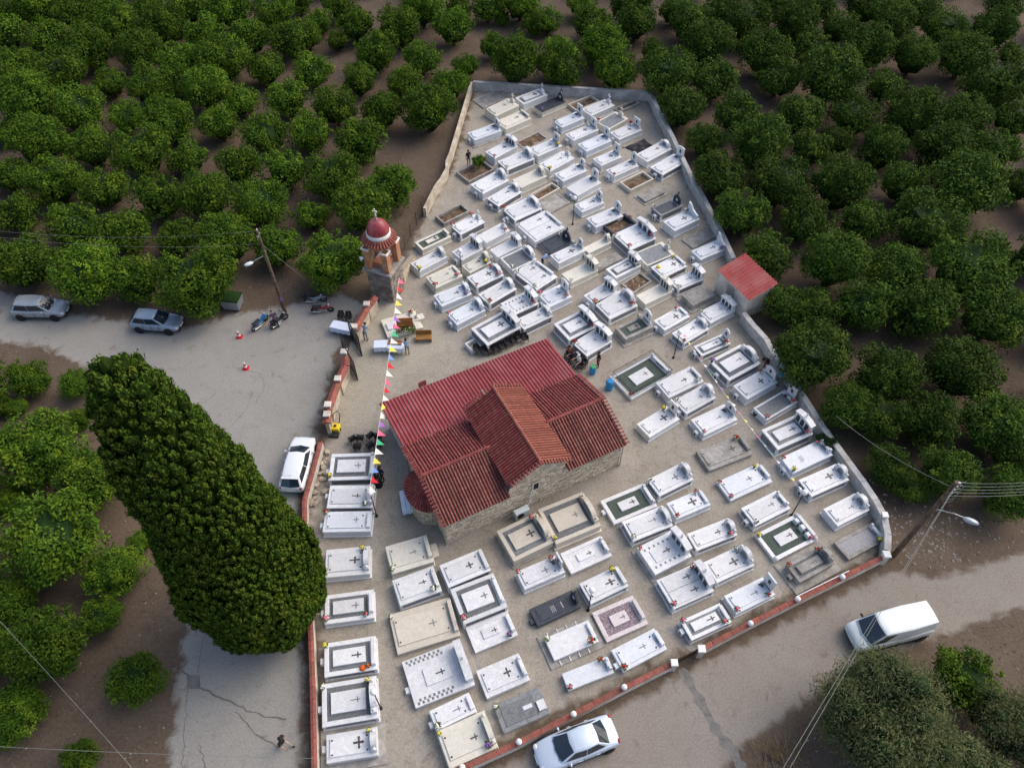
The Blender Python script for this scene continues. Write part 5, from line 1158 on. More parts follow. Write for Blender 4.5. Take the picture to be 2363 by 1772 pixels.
# olive trees and shrubs
def olive(name, pxy, r, z0, seed, lab, n, nl, mat='leafo', ln=.16, wd=.02, cat='tree', grp=None, lobes=(.24,.4), trunk=True):
    rg = random.Random(seed); p = P(*pxy, r*.85); e = empty(name, (p.x, p.y, z0)); tag(e, lab, cat, grp); mb = MB(); cr = MB()
    for k in range(n):
        z = rg.uniform(-.5,.95); a = k*2.4+rg.uniform(-.5,.5); s = math.sqrt(1-z*z); ee = rg.uniform(.45,.82)*r; rl = rg.uniform(*lobes)*r; c = (s*math.cos(a)*ee, s*math.sin(a)*ee, r*.95+z*ee*.8)
        leaves(mb, c, rl, nl, ln, wd, rg, .8, 1.0, .45)
        b = rough_ball(c, rl*.42, 8, 6, (1,1,1), rg, .3); cr.add(b.v, b.f)
    b = rough_ball((0,0,r*.85), r*.5, 10, 7, (1,1,.9), rg, .4); cr.add(b.v, b.f)
    link('crown', two_mat(cr, MT['leafb'], mb, MT[mat], 'crown'), e)
    if trunk:
        m = MB().tube([(0,0,-.02),(.1,.05,r*.3),(0,0,r*.6)], [.09*r,.07*r,.06*r], 9)
        for k in range(5):
            a = k*1.3; m.tube([(0,0,r*.5),(.3*r*math.cos(a),.3*r*math.sin(a),r*.8),(.6*r*math.cos(a),.6*r*math.sin(a),r*1.2)], [.05*r,.03*r,.012*r], 6)
        m.build('trunk', MT['bark'], e)
    return e
olive('olive_tree', (2040,1655), 3.45, 0, 31, 'large grey-green olive tree beside the road below the white van', 64, 560, ln=.20, wd=.026, grp='olive trees')
olive('olive_tree', (2350,1690), 2.5, 0, 32, 'grey-green olive tree at the edge of the right-hand field', 36, 420, ln=.19, wd=.024, grp='olive trees')
olive('olive_tree', (2222,1800), 2.3, 0, 33, 'pale silvery olive tree beneath the glossy orange tree', 36, 420, ln=.19, wd=.024, grp='olive trees')
olive('round_shrub', (1907,1020), .85, 0, 34, 'dark round shrub growing against the concrete wall', 16, 200, 'leafb', .08, .022, 'shrub')
olive('round_shrub', (1105,376), .75, .12, 35, 'leafy green shrub growing in an open earth grave', 14, 150, 'leaf', .09, .025, 'shrub')
p = P(2075,1760,1.5); orange_tree(p.x, p.y, 1.9, 4, 5)
# cut branches by the road
e = empty('branch_pile', flat(P(1795,1760))); tag(e, 'heap of dry cut branches on the verge by the road', 'branches')
m = MB(); rg = random.Random(4)
for k in range(60):
    a = rg.gauss(1.7,.5); x, y = rg.gauss(0,.6), rg.gauss(0,.4); l = rg.uniform(.5,1.3); m.tube([(x,y,.03),(x+l*.5*math.cos(a),y+l*.5*math.sin(a),.12+rg.uniform(0,.25)),(x+l*math.cos(a),y+l*math.sin(a),.05+rg.uniform(0,.3))], [.02,.014,.006], 5)
kind(m.build('branches', MT['dry'], e), 'stuff')

# ---------------------------------------------------------------- vehicles
def loft(stations, ring, n):
    m = MB()
    for s in stations: m.v += ring(s)
    for i in range(len(stations)-1):
        for k in range(n):
            k2 = (k+1) % n; m.f.append((i*n+k, i*n+k2, (i+1)*n+k2, (i+1)*n+k))
    m.f.append(tuple(range(n-1,-1,-1))); m.f.append(tuple((len(stations)-1)*n+k for k in range(n)))
    return m
def subsurf(o, lv=2):
    s = o.modifiers.new('sub', 'SUBSURF'); s.levels = lv; s.render_levels = lv
    o.data.polygons.foreach_set('use_smooth', [True]*len(o.data.polygons)); return o
def make_car(name, loc, heading, lab, cat, paint, L=4.2, W=1.76, H=1.48, kind_='hatch'):
    g = empty(name, loc, heading); tag(g, lab, cat); hw = W/2; f, b = L/2, -L/2; pm = MT[paint]
    if kind_ == 'van':
        st = [(b,.86,.45,1.0),(b+.06,.96,.32,1.12),(b+.5,1,.30,1.15),(0,1,.30,1.15),(f-1.1,1,.30,1.12),(f-.75,.99,.30,1.06),(f-.35,.95,.32,.98),(f-.08,.86,.34,.84),(f,.74,.40,.66)]
    elif kind_ == 'sedan':
        st = [(b,.82,.42,.80),(b+.10,.93,.33,.93),(b+.5,.98,.28,.97),(b+1.2,1,.26,.97),(0,1,.26,.95),(f-1.3,1,.26,.93),(f-.8,.97,.27,.86),(f-.25,.90,.30,.74),(f,.70,.40,.60)]
    else:
        st = [(b,.84,.42,.86),(b+.10,.94,.33,.97),(b+.5,.98,.28,1.0),(b+1.2,1,.26,.98),(0,1,.26,.96),(f-1.25,1,.26,.95),(f-.75,.97,.27,.88),(f-.22,.90,.30,.76),(f,.70,.40,.62)]
    def ring(s):
        x, k, zs, zt = s; w_ = hw*k; mid = (zs+zt)/2
        h = [(0,zs),(.82*w_,zs),(.985*w_,zs+.10),(w_,mid),(.97*w_,zt-.10),(.86*w_,zt-.005),(.5*w_,zt+.025)]
        pts = h+[(0,zt+.035)]+[(-y,z) for y, z in h[:0:-1]]
        return [(x,y,z) for y, z in pts]
    body = subsurf(loft(st, ring, 14).build('body', pm, g))
    # cabin: belt ring and roof ring
    if kind_ == 'van': belt = (b+.03, f-.62, .93*hw, 1.08); roof = (b+.10, f-1.42, .80*hw, H)
    elif kind_ == 'sedan': belt = (b+.62, f-1.15, .88*hw, .93); roof = (b+1.25, f-1.95, .66*hw, H)
    else: belt = (b+.10, f-1.05, .88*hw, .93); roof = (b+.55, f-1.85, .67*hw, H)
    def rr4(q, bow): x0, x1, y, z = q; xm = (x0+x1)/2; return [(x0,-y*.90,z),(xm,-y,z),(x1,-y*.92,z),(x1+bow,0,z),(x1,y*.92,z),(xm,y,z),(x0,y*.90,z),(x0-bow*.6,0,z)]
    lo, hi = rr4(belt,.16), rr4(roof,.06); zm = roof[3]
    m = MB(); m.v = lo+hi+[(x*.0+(x-(roof[0]+roof[1])/2)*.8+(roof[0]+roof[1])/2, y*.8, zm+.035) for x, y, z in hi]
    m.f = [(k,(k+1)%8,8+(k+1)%8,8+k) for k in range(8)]+[(8+k,8+(k+1)%8,16+(k+1)%8,16+k) for k in range(8)]+[(16,17,18,19,20,21,22,23)]
    cab = m.build('cabin', pm, g, True)
    bev = cab.modifiers.new('bev', 'BEVEL'); bev.width = .05; bev.segments = 3
    def pane(nm, quad, ins=(.06,.06,.10,.10), off=.028, mat='glass'):
        a, b_, c, d = [Vector(q) for q in quad]           # lower a,b ; upper c,d (b->c side)
        l, r_, lo_, up = ins
        def bl(u, v): return a.lerp(b_, u).lerp(d.lerp(c, u), v)
        q = [bl(l,lo_), bl(1-r_,lo_), bl(1-r_,1-up), bl(l,1-up)]; nr = (b_-a).cross(d-a).normalized()
        cen = Vector(((belt[0]+belt[1])/2,0,1.0))
        if nr.dot((a+c)/2-cen) < 0: nr = -nr
        vs = [tuple(p+nr*off) for p in q]+[tuple(p-nr*.02) for p in q]
        return MB().add(vs, [(0,1,2,3),(7,6,5,4),(0,4,5,1),(1,5,6,2),(2,6,7,3),(3,7,4,0)]).build(nm, MT[mat], g)
    i_ = (.05,.05,.09,.06)
    m = MB()
    def pane2(nm, la, lb, lc, ua, ub, uc):                # two-facet curved pane
        q = []
        for s, e, t, v in ((la,lb,ua,ub),(lb,lc,ub,uc)): q.append((s, e, v, t))
        o = pane(nm, q[0], (.10,0,.08,.07)); o2 = pane(nm, q[1], (0,.10,.08,.07)); return o
    pane2('windscreen', lo[2], lo[3], lo[4], hi[2], hi[3], hi[4])
    if kind_ != 'van': pane2('rear_window', lo[6], lo[7], lo[0], hi[6], hi[7], hi[0])
    for sgn, (p0, p1, p2, u0, u1, u2) in ((-1,(lo[0],lo[1],lo[2],hi[0],hi[1],hi[2])), (1,(lo[6],lo[5],lo[4],hi[6],hi[5],hi[4]))):
        pane('side_window', (p1,p2,u2,u1) if kind_ != 'van' else (Vector(p1).lerp(Vector(p2),.62),p2,u2,Vector(u1).lerp(Vector(u2),.55)), (.03,.12,.14,.12))
        if kind_ != 'van': pane('side_window', (p0,p1,u1,u0), (.16,.03,.14,.12))
    # wheels
    wr = .32 if kind_ != 'van' else .34
    ty = MB().lathe([(wr*.62,-.1),(wr*.93,-.1),(wr,-.06),(wr,.06),(wr*.93,.1),(wr*.62,.1)], 24).mesh('tyre', MT['tyre'], True); rm = MB().lathe([(wr*.64,-.07),(wr*.60,.07),(wr*.2,.045),(.001,.06)], 20).mesh('rim', MT['rim'])
    arch = MB().lathe([(wr*1.16,-.02),(wr*1.16,.02),(.001,.022)], 24).mesh('wheel_arch', MT['cardark'])
    for sx, ax in ((1, f-.82), (-1, b+.72)):
        for sy in (-1,1):
            rx = R(-90*sy); wl_ = link('wheel', ty, g, (ax, sy*(hw-.07), wr), (rx,0,0)); link('rim', rm, wl_, (0,0,.03)); link('wheel_arch', arch, g, (ax, sy*(hw-.03), wr+.03), (rx,0,0))
    # lights, bumpers, mirrors, plates
    zt = .64 if kind_ != 'van' else .74
    for sy in (-1,1):
        MB().ball((0,0,0), .2, 10, 6, (.8,1.0,.42)).build('headlight', MT['lampw'], g, True, loc=(f-.20, sy*hw*.62, zt))
        MB().ball((0,0,0), .16, 10, 6, (.7,1.0,.9)).build('tail_light', MT['lampr'], g, True, loc=(b+.13, sy*hw*.70, .80 if kind_ != 'van' else .95))
        MB().ball((0,0,0), .11, 8, 6, (.6,1.1,.8)).build('mirror', pm if kind_ != 'van' else MT['cardark'], g, True, loc=(belt[1]-.42, sy*(hw+.04), 1.0 if kind_ != 'van' else 1.12))
        MB().box(b+.7,f-.8,sy*hw*.985-.012,sy*hw*.985+.012,.30,.40).build('side_sill', MT['cardark'], g)
        for xx in ((-.1,) if kind_ == 'van' else (-.9,.1)): MB().box(xx-.10,xx+.10,sy*(hw+.004)-.012,sy*(hw+.004)+.012,.74,.78).build('door_handle', MT['cardark'] if kind_ == 'van' else pm, g)
    MB().box(f-.22,f-.02,-.45,.45,.44,.56).build('grille', MT['cardark'], g); MB().box(f-.35,f-.03,-hw*.68,hw*.68,.27,.38).build('front_bumper', MT['cardark'], g)
    MB().box(f-.02,f+.012,-.26,.26,.46,.56).build('number_plate', MT['paintw'], g); MB().box(b-.012,b+.03,-.26,.26,.55,.66).build('number_plate', MT['paintw'], g)
    if kind_ == 'van':
        MB().box(b+.02,b+.03,-.01,.01,.5,1.75).build('door_seam', MT['cardark'], g)
        for sy in (-1,1): MB().box(b+.3,f-1.4,sy*(hw+.003)-.015,sy*(hw+.003)+.015,.52,.60).build('side_moulding', MT['cardark'], g)
    else:
        MB().tube([(roof[0]+.15,0,H+.03),(roof[0]+.02,0,H+.16)], .012, 5).build('aerial', MT['cardark'], g)
    if kind_ == 'hatch' and paint == 'carwhite': MB().box(belt[0]+.30,belt[0]+.44,-hw*.62,hw*.62,H-.03,H+.02).build('spoiler', pm, g)
    if kind_ != 'van':
        for sy in (-1,1):
            for xx in (f-1.45, -.12, b+1.15): MB().box(xx-.008,xx+.008,sy*hw*1.0-.012,sy*hw*1.0+.006,.34,.90).build('door_seam', MT['cardark'], g)
        MB().box(f-1.12,f-1.10,-hw*.62,hw*.62,.93,.972).build('bonnet_seam', MT['cardark'], g)
    wp = [(belt[1]+.02,-.5,.99),(belt[1]-.15,.1,1.06)]
    MB().tube(wp, .012, 5).build('wiper', MT['cardark'], g)
    return g
def head_px(a, b, z=.5):
    p, q = P(*a, z), P(*b, z); return flat((p+q)/2), math.atan2((q-p).y, (q-p).x)
c, h = head_px((36,713),(156,712)); make_car('parked_car', c, h-.03, 'silver hatchback parked on the road at the edge of the grove with dark windscreen', 'car', 'silver', 4.2, 1.78, 1.46)
c, h = head_px((308,740),(420,748)); make_car('parked_car', c, h, 'compact blue-grey hatchback parked under an overhanging orange tree', 'car', 'silverb', 3.85, 1.66, 1.44)
c, h = head_px((673,1133),(704,1012)); make_car('parked_car', c, h, 'white hatchback with dark rear window parked beside the cypress and low wall', 'car', 'carwhite', 4.28, 1.78, 1.45)
c, h = head_px((1417,1683),(1239,1752)); make_car('parked_car', c, h, 'pale pearl sedan parked against the red-coped road wall', 'car', 'pearl', 4.5, 1.76, 1.44, 'sedan')
c, h = head_px((2146,1424),(1957,1472), .8); make_car('delivery_van', c, h, 'white delivery van driving along the road past the olive tree', 'van', 'vanwhite', 4.75, 1.84, 1.92, 'van')

def make_bike(loc, heading, lab, paint, dark='plasticb', scoot=False, stand=.12):
    g = empty('motorcycle', loc, heading); tag(g, lab, 'motorcycle', 'motorcycles by the roadside pole'); g.rotation_euler = (stand, 0, heading)
    wm = MB(); 
    for k in range(20):
        pass
    tyre = MB().lathe([(.235,-.045),(.285,-.03),(.30,0),(.285,.03),(.235,.045),(.225,0),(.235,-.045)], 22).mesh('tyre', MT['tyre'], True)
    for x in (-.62,.64):
        w_ = link('wheel', tyre, g, (x,0,.30), (R(90),0,0)); m = MB().lathe([(.05,-.05),(.05,.05)], 8)
        for k in range(6): a = k*math.pi/3; m.tube([(.04*math.cos(a),.04*math.sin(a),0),(.23*math.cos(a),.23*math.sin(a),0)], .012, 4)
        m.build('rim', MT['rim'], w_)
    MB().tube([(.64,.06,.30),(.48,.06,.78)], .025, 6).tube([(.64,-.06,.30),(.48,-.06,.78)], .025, 6).build('fork', MT['steel'], g)
    MB().tube([(-.62,.07,.30),(-.1,.07,.34)], .03, 6).tube([(-.62,-.07,.30),(-.1,-.07,.34)], .03, 6).tube([(-.62,.1,.32),(-.45,.1,.66)], .025, 6).build('swing_arm', MT['steel'], g)
    MB().box(-.2,.16,-.13,.13,.2,.44,.04).build('engine', MT['steel'], g)
    MB().tube([(.05,-.16,.24),(-.3,-.18,.24),(-.75,-.18,.34)], [.025,.04,.05], 8).build('exhaust', MT['rim'], g)
    sh = loft([(-.85,.06,.70,.78),(-.5,.14,.60,.80),(-.1,.14,.42,.66),(.15,.12,.40,.62),(.42,.16,.36,.92),(.55,.10,.62,.98)], lambda s: [(s[0],y*s[1],z) for y, z in ((-1,s[2]),(1,s[2]),(1,s[3]),(-1,s[3]))], 4).build('fairing', MT[paint], g); subsurf(sh, 2)
    MB().box(-.72,.02,-.14,.14,.74,.84,.04).build('seat', MT[dark], g); MB().box(.5,.82,-.07,.07,.60,.66,.03).build('front_mudguard', MT[paint], g)
    MB().tube([(.36,-.34,1.0),(.46,-.1,.98),(.46,.1,.98),(.36,.34,1.0)], .018, 6).build('handlebar', MT['cardark'], g)
    for s in (-1,1): MB().ball((.42,s*.26,1.14), .055, 7, 5, (.4,1.1,.8)).tube([(.44,s*.2,.99),(.42,s*.26,1.12)], .008, 4).build('mirror', MT['cardark'], g)
    MB().ball((0,0,0), .10, 10, 7, (.6,1,1)).build('headlight', MT['lampw'], g, True, loc=(.56,0,.88)); MB().box(-.93,-.86,-.06,.06,.70,.76).build('tail_light', MT['lampr'], g)
    if scoot: MB().box(-1.05,-.72,-.2,.2,.84,1.12,.06).build('top_box', MT['plasticb'], g)
    MB().tube([(-.05,.12,.26),(-.12,.30,.02)], .015, 5).build('side_stand', MT['steel'], g)
    return g
def bike_at(a, b, lab, paint, **k):
    c, h = head_px(a, b, .4); return make_bike(c, h, lab, paint, **k)
bike_at((712,714),(775,710), 'red and black motorcycle with a red front mudguard parked on the gravel', 'dome')
bike_at((703,690),(752,688), 'grey and white scooter with a top box parked behind the red motorcycle', 'silver', scoot=True)
bike_at((583,757),(614,730), 'light blue and white moped leaning near the wooden lamp pole', 'plasticblue')
bike_at((624,752),(660,727), 'dark motorcycle beside the blue moped with a man bending over it', 'cardark')

# ---------------------------------------------------------------- lamps, poles, cables
def yard_lamp(base, lab, h=2.85):
    e = empty('yard_lamp', flat(P(*base))); tag(e, lab, 'lamp post', 'globe lamps in the churchyard')
    MB().lathe([(.11,0),(.11,.06),(.05,.12),(.04,.3)], 10).build('base', MT['iron'], e); MB().tube([(0,0,.1),(0,0,h-.15)], [.04,.03], 8).build('pole', MT['iron'], e)
    MB().lathe([(.07,h-.2),(.09,h-.12)], 10).build('socket', MT['iron'], e); MB().ball((0,0,h+.03), .19, 14, 10).build('globe', MT['globe'], e, True)
for q, l in [((1826,1189),'the green gravel grave'),((869.3,1190.7),'the graves opposite the church apse'),((1321.3,518.6),'the central white graves'),((878.7,1633.9),'the grave by the long cypress wall'),
             ((1554,826),'the fenced grave'),((1357,1408),'the black granite grave'),((1065,640),'the graves below the bell tower')]:
    yard_lamp(q, 'white globe lamp on a black pole beside '+l)
def sag(a, b, s, n=14):
    return [a.lerp(b, k/n)-V3((0,0,4*s*(k/n)*(1-k/n))) for k in range(n+1)]
def cable(a, b, s, lab, r=.010, grp=None):
    e = MB().tube([p-a for p in sag(a, b, s)], r, 5).build('power_cable', MT['wire'], None, False, loc=a); tag(e, lab, 'cable', grp); return e
# left pole
p = flat(P(657.9,719)); e = empty('utility_pole', p); tag(e, 'brown wooden utility pole with street light beside the motorcycles', 'utility pole', 'wooden utility poles')
HL = 8.2; MB().tube([(0,0,-.02),(-.05,.0,4),(-.1,.0,HL)], [.15,.125,.10], 10).build('pole', MT['wood'], e)
MB().box(-.16,-.02,-.25,.25,HL-.45,HL-.35).build('crossarm', MT['steel'], e); MB().lathe([(.04,HL),(.06,HL+.12),(.02,HL+.2)], 8, (-.1,0,0)).build('insulator', MT['whitev'], e)
MB().tube([(-.08,0,5.6),(-.25,-.1,5.9),(-.95,-.55,5.75)], .03, 7).build('lamp_arm', MT['steel'], e); MB().ball((0,0,0), .3, 10, 6, (1.25,.6,.4)).build('lamp_head', MT['vanwhite'], e, True, loc=(-1.2,-.7,5.7), rot=(0,0,R(32)))
MB().box(-.02,.14,-.17,-.12,1.3,1.65).build('notice', MT['fl_u'], e)
TL = p+V3((-.1,0,HL-.02)); TL2 = p+V3((-.09,0,HL-1.2))
cable(TL, P(-60,528,7.6), .7, 'upper thin power cable running left from the roadside pole', .007); cable(TL2, P(-60,541,6.8), .7, 'lower thin power cable running left from the roadside pole', .007)
cable(p+V3((-.06,0,6.9)), flat(P(737,672),.02), .0, 'stay wire from the roadside pole to the ground by the scooter', .014)
# right pole with brace
p = flat(P(2062.4,1281)); e = empty('utility_pole', p); tag(e, 'tall dark wooden utility pole with five cables at the road corner', 'utility pole', 'wooden utility poles')
HR = 8.7; MB().tube([(0,0,-.02),(0,0,4.5),(0,0,HR)], [.17,.14,.11], 10).build('pole', MT['wood'], e)
rk = MB().box(.09,.16,-.05,.05,HR-1.7,HR-.05).build('insulator_rack', MT['steel'], e)
for k in range(5): MB().lathe([(.05,0),(.07,.06),(.03,.14)], 8, (.22,0,HR-.2-k*.34)).build('insulator', MT['whitev'], e)
m = MB()
for k in range(4): z = HR-.15-k*.34; m.tube([(.22,0,z),(.62,.12,z-.05),(.72,.1,z-.35),(.5,-.1,z-.75),(.1,-.12,z-.85)], .014, 5)
m.build('jumper_loops', MT['wire'], e)
MB().tube([(.05,0,5.8),(.9,-.45,6.05),(1.35,-.65,6.0)], .03, 7).build('lamp_arm', MT['steel'], e); MB().ball((0,0,0), .34, 10, 6, (1.35,.6,.4)).build('lamp_head', MT['silver'], e, True, loc=(1.7,-.85,5.95), rot=(0,0,R(-27)))
for k, yy in enumerate((1106,1113,1120,1127,1134)): cable(p+V3((.22,0,HR-.1-k*.34)), P(2440,yy,HR-.3-k*.34), .25, 'one of five parallel power cables leaving the corner pole over the grove', .012, 'parallel power cables')
cable(p+V3((0,-.1,HR-.3)), P(1790,1800,7.2), .3, 'pair of thin cables crossing the road in front of the van, upper', .012); cable(p+V3((.06,-.1,HR-.55)), P(1806,1800,7.0), .3, 'pair of thin cables crossing the road in front of the van, lower', .012)
cable(p+V3((-.1,0,HR-.5)), P(1930,960,7.0), .4, 'thin cable running from the corner pole back over the grove', .012)
cable(P(-40,1390,6.5), P(330,1800,7.0), .4, 'thin cable slanting over the orange trees beside the cypress', .012); cable(P(-40,1720,6.5), P(760,1750,6.5), .3, 'thin cable crossing the pale road near the walking man', .010)
# bunting
def bunting(a, b, s, lab, cols, n, size):
    e = empty('bunting', a); tag(e, lab, 'bunting', 'strings of little flags'); pts = [q-a for q in sag(V3(a), V3(b), s, 30)]
    MB().tube(pts, .012, 5).build('cord', MT['paintw'], e); r_ = random.Random(n)
    for k in range(n):
        f_ = (k+.5)/n*30; i = int(f_); p_ = pts[i].lerp(pts[i+1], f_-i); d = (pts[i+1]-pts[i]).normalized(); c = cols[k % len(cols)]
        sd_ = V3((-d.y, d.x, 0)).normalized(); w_ = size*.5; tip = p_+sd_*size*r_.uniform(.7,1.0)-V3((0,0,size*r_.uniform(.55,.95))); t = V3((0,0,.006))
        A, B = p_-d*w_, p_+d*w_
        MB().add([tuple(A+t),tuple(B+t),tuple(tip+t),tuple(A-t),tuple(B-t),tuple(tip-t)], [(0,1,2),(5,4,3),(0,3,4,1),(1,4,5,2),(2,5,3,0)]).build('flag', MT['fl_'+c], e)
bunting(P(921,640,3.6), P(851,1140,2.75), .25, 'string of coloured triangular flags from the bell tower past the church corner', 'prwywupgwybrw', 26, .50)
bunting(P(1571,765,2.8), P(1853,1136,2.8), .35, 'string of coloured triangular flags between two globe lamps over the graves', 'pywrwgwuyw', 20, .32)

# ---------------------------------------------------------------- furniture and small things
chseat = MB().box(-.22,.24,-.22,.22,.40,.44,.015).mesh('seat', MT['plasticb']); cb = MB()
for yy in (-.11,.11): cb.box(-.245,-.215,yy-.095,yy+.095,.44,.80)
cb.box(-.25,-.21,-.21,.21,.80,.86,.015); chback = cb.mesh('backrest', MT['plasticb']); ca = MB()
chleg = MB().tube([(0,0,0),(0,0,.41)], [.018,.024], 6).mesh('leg', MT['plasticb']); charm = MB().box(-.22,.16,-.02,.02,.43,.63,.01).mesh('armrest', MT['plasticb'])
def chair(q, yaw, lab, grp, z=0):
    e = empty('plastic_chair', q, yaw); tag(e, lab, 'chair', grp); link('seat', chseat, e); link('backrest', chback, e)
    for x in (-.19,.2):
        for y in (-.19,.19): link('leg', chleg, e, (x,y,0))
    for y in (-.235,.235): link('armrest', charm, e, (0,y,0))
def t17(x, y): return (720+x/6.9125, 640+y/6.9125)
def t84(x, y): return (720+x/6.9125, 840+y/6.9125)
for (x, y), a in zip([(655,1245),(785,1225),(935,1195),(1070,1200),(740,1365),(935,1350),(1090,1320)], (2.2,1.5,2.4,1.6,1.5,2.2,1.2)):
    chair(flat(P(*t84(x,y))), a, 'black plastic chair in the cluster beside the church west end', 'black chairs beside the church')
for k, (x, y) in enumerate([(800,180),(855,192),(905,187),(950,176),(995,156),(1040,131),(1080,110),(1115,86),(1165,95)]):
    chair(flat(P(860+x/3.318, 760+y/3.318)), CH_A-math.pi/2+rnd.uniform(-.3,.3), 'black plastic chair in the row behind the church metal roof', 'row of black chairs behind the church')
for x, y in ((475,680),(595,690)): chair(flat(P(*t17(x,y))), -1.6, 'black plastic chair behind the white table outside the gate', 'black chairs at the white table')
for x, y in ((1000,745),(1080,655)): chair(flat(P(1240+x/10.055,780+y/10.055)), 2.6, 'black plastic chair among the people seated by the church roof', 'chairs by the seated people')
def cloth_table(c, yaw, L, W, lab, h=.76, drop=.45, trim=False):
    e = empty('cloth_table', c, yaw); tag(e, lab, 'table', 'tables under white cloths')
    m = MB(); n = 40; top = []; 
    def per(t):
        q = t*2*(L+W)
        if q < L: return (-L/2+q, -W/2)
        q -= L
        if q < W: return (L/2, -W/2+q)
        q -= W
        if q < L: return (L/2-q, W/2)
        return (-L/2, W/2-(q-L))
    for k in range(n): x, y = per(k/n); m.v.append((x,y,h))
    for k in range(n): x, y = per(k/n); s = 1+.05*math.sin(k*1.9)+.03; m.v.append((x*(1+.05*math.sin(k*2.3)/L+.02), y*(1+.06*math.sin(k*1.7)/W+.04), h-drop+.03*math.sin(k*2.1)))
    m.f = [(k,(k+1)%n,n+(k+1)%n,n+k) for k in range(n)]+[tuple(range(n))]
    cl = m.build('tablecloth', MT['cloth'], e)
    if trim:
        for yy in (-W*.17,W*.2): MB().box(-L/2,L/2,yy-.012,yy+.012,h,h+.006).build('blue_stripe', MT['blueline'], cl)
    for sx in (-1,1):
        for sy in (-1,1): MB().tube([(sx*(L/2-.08),sy*(W/2-.08),0),(sx*(L/2-.08),sy*(W/2-.08),h-.01)], .02, 6).build('leg', MT['steel'], e)
def tbl(a, b, z=.76): p, q = P(*a, z), P(*b, z); return flat((p+q)/2), math.atan2((q-p).y, (q-p).x), flat(q-p).length
c, a, l = tbl(t17(310,735), t17(645,805)); cloth_table(c, a, l, .8, 'narrow white cloth table outside the gate with two chairs behind')
c, a, l = tbl(t17(985,1065), t17(1205,1055)); cloth_table(c, a, l, .75, 'white cloth table just inside the gate, left of the tray table')
c2_, a2_, l2_ = tbl(t17(1215,1070), t17(1465,1085)); cloth_table(c2_, a2_, l2_, .75, 'white cloth table holding a brown tray beside the icon stand')
c, a, l = tbl((700+1625/6.9125,1020+760/6.9125),(700+1680/6.9125,1020+1085/6.9125)); cloth_table(c, a, l, .78, 'white table with two blue stripes beside the church apse', trim=True)
e = MB().box(-.5,.5,-.17,.17,0,.03).box(-.52,.52,-.2,-.17,0,.07).box(-.52,.52,.17,.2,0,.07).box(-.52,-.5,-.17,.17,0,.07).box(.5,.52,-.17,.17,0,.07).build('tray', MT['woodo'], None, False, loc=c2_+V3((-.1,.2,.757)), rot=(0,0,a2_)); tag(e, 'long brown wooden tray on the white cloth table', 'tray')
MT['iconframe'] = surf('icon_frame', (.40,.10,.035), .6, .35, 6); MT['icongold'] = surf('icon_gold', (.45,.24,.05), .55, .5, 5, (.3,.09,.03), 2.5)
# icon stand with flowers, bench
p = flat(P(*t17(1505,905))); e = empty('icon_stand', p, R(6)); tag(e, 'orange and red icon panel on a stand decked with greenery', 'icon stand')
MB().box(-.62,.62,.0,.05,.75,1.75).build('frame', MT['iconframe'], e); MB().box(-.50,.50,-.012,.0,.85,1.65).build('icon_panel', MT['icongold'], e)
MB().ball((0,-.02,1.3), .16, 10, 7, (1,.15,1.5)).build('painted_figure', MT['iconframe'], e)
for x in (-.55,.55): MB().box(x-.04,x+.04,-.02,.06,0,.8).build('leg', MT['woodo'], e)
mb = MB(); rg = random.Random(3)
for k in range(9): leaves(mb, (-.6+k*.15,-.15,.65+rg.uniform(-.1,.1)), .2, 40, .14, .035, rg, .8)
mb.build('greenery', MT['leaf'], e)
p = flat(P(*t17(1790,1000))); e = empty('wooden_bench', p, R(2)); tag(e, 'varnished wooden bench box standing near the icon stand', 'bench')
MB().box(-.6,.6,-.3,.3,.36,.42,.01).build('seat', MT['woodo'], e); MB().box(-.6,.6,.26,.32,.42,.8).build('backrest', MT['woodo'], e)
for x in (-.55,.55): MB().box(x-.04,x+.04,-.28,.28,0,.36).build('leg', MT['woodo'], e)
def barrel_thing(q, lab, m1, m2, s=1.0):
    e = empty('water_barrel', flat(P(*q))); e.scale = (s,s,s); tag(e, lab, 'barrel', 'plastic barrels')
    MB().lathe([(.25,0),(.28,.1),(.29,.28),(.275,.32),(.29,.36),(.29,.6),(.275,.64),(.28,.78),(.22,.88)], 18).build('body', MT[m1], e, True); MB().lathe([(.235,.86),(.235,.92),(.2,.94)], 18).build('lid', MT[m2], e)
barrel_thing((1405,897), 'bright blue plastic barrel at the corner of the fenced grave', 'plasticblue', 'plasticblue'); barrel_thing((1367,861), 'blue plastic barrel with a green lid by the seated people', 'plasticblue', 'plasticg', .85)
def cone(q, lab):
    e = empty('traffic_cone', flat(P(*q))); e.scale = (1.15,)*3; tag(e, lab, 'traffic cone', 'traffic cones on the plaza')
    MB().box(-.2,.2,-.2,.2,0,.04,.01).build('base', MT['fl_r'], e); MB().lathe([(.145,.04),(.118,.17)], 14).build('cone', MT['fl_r'], e)
    MB().lathe([(.119,.17),(.09,.32)], 14).build('white_band', MT['paintw'], e); MB().lathe([(.091,.32),(.065,.45)], 14).build('red_band', MT['fl_r'], e); MB().lathe([(.066,.45),(.035,.62),(.01,.64)], 14).build('tip', MT['paintw'], e)
cone((553,778), 'red and white traffic cone near the blue moped'); cone((568,850), 'red and white traffic cone alone on the pale plaza')
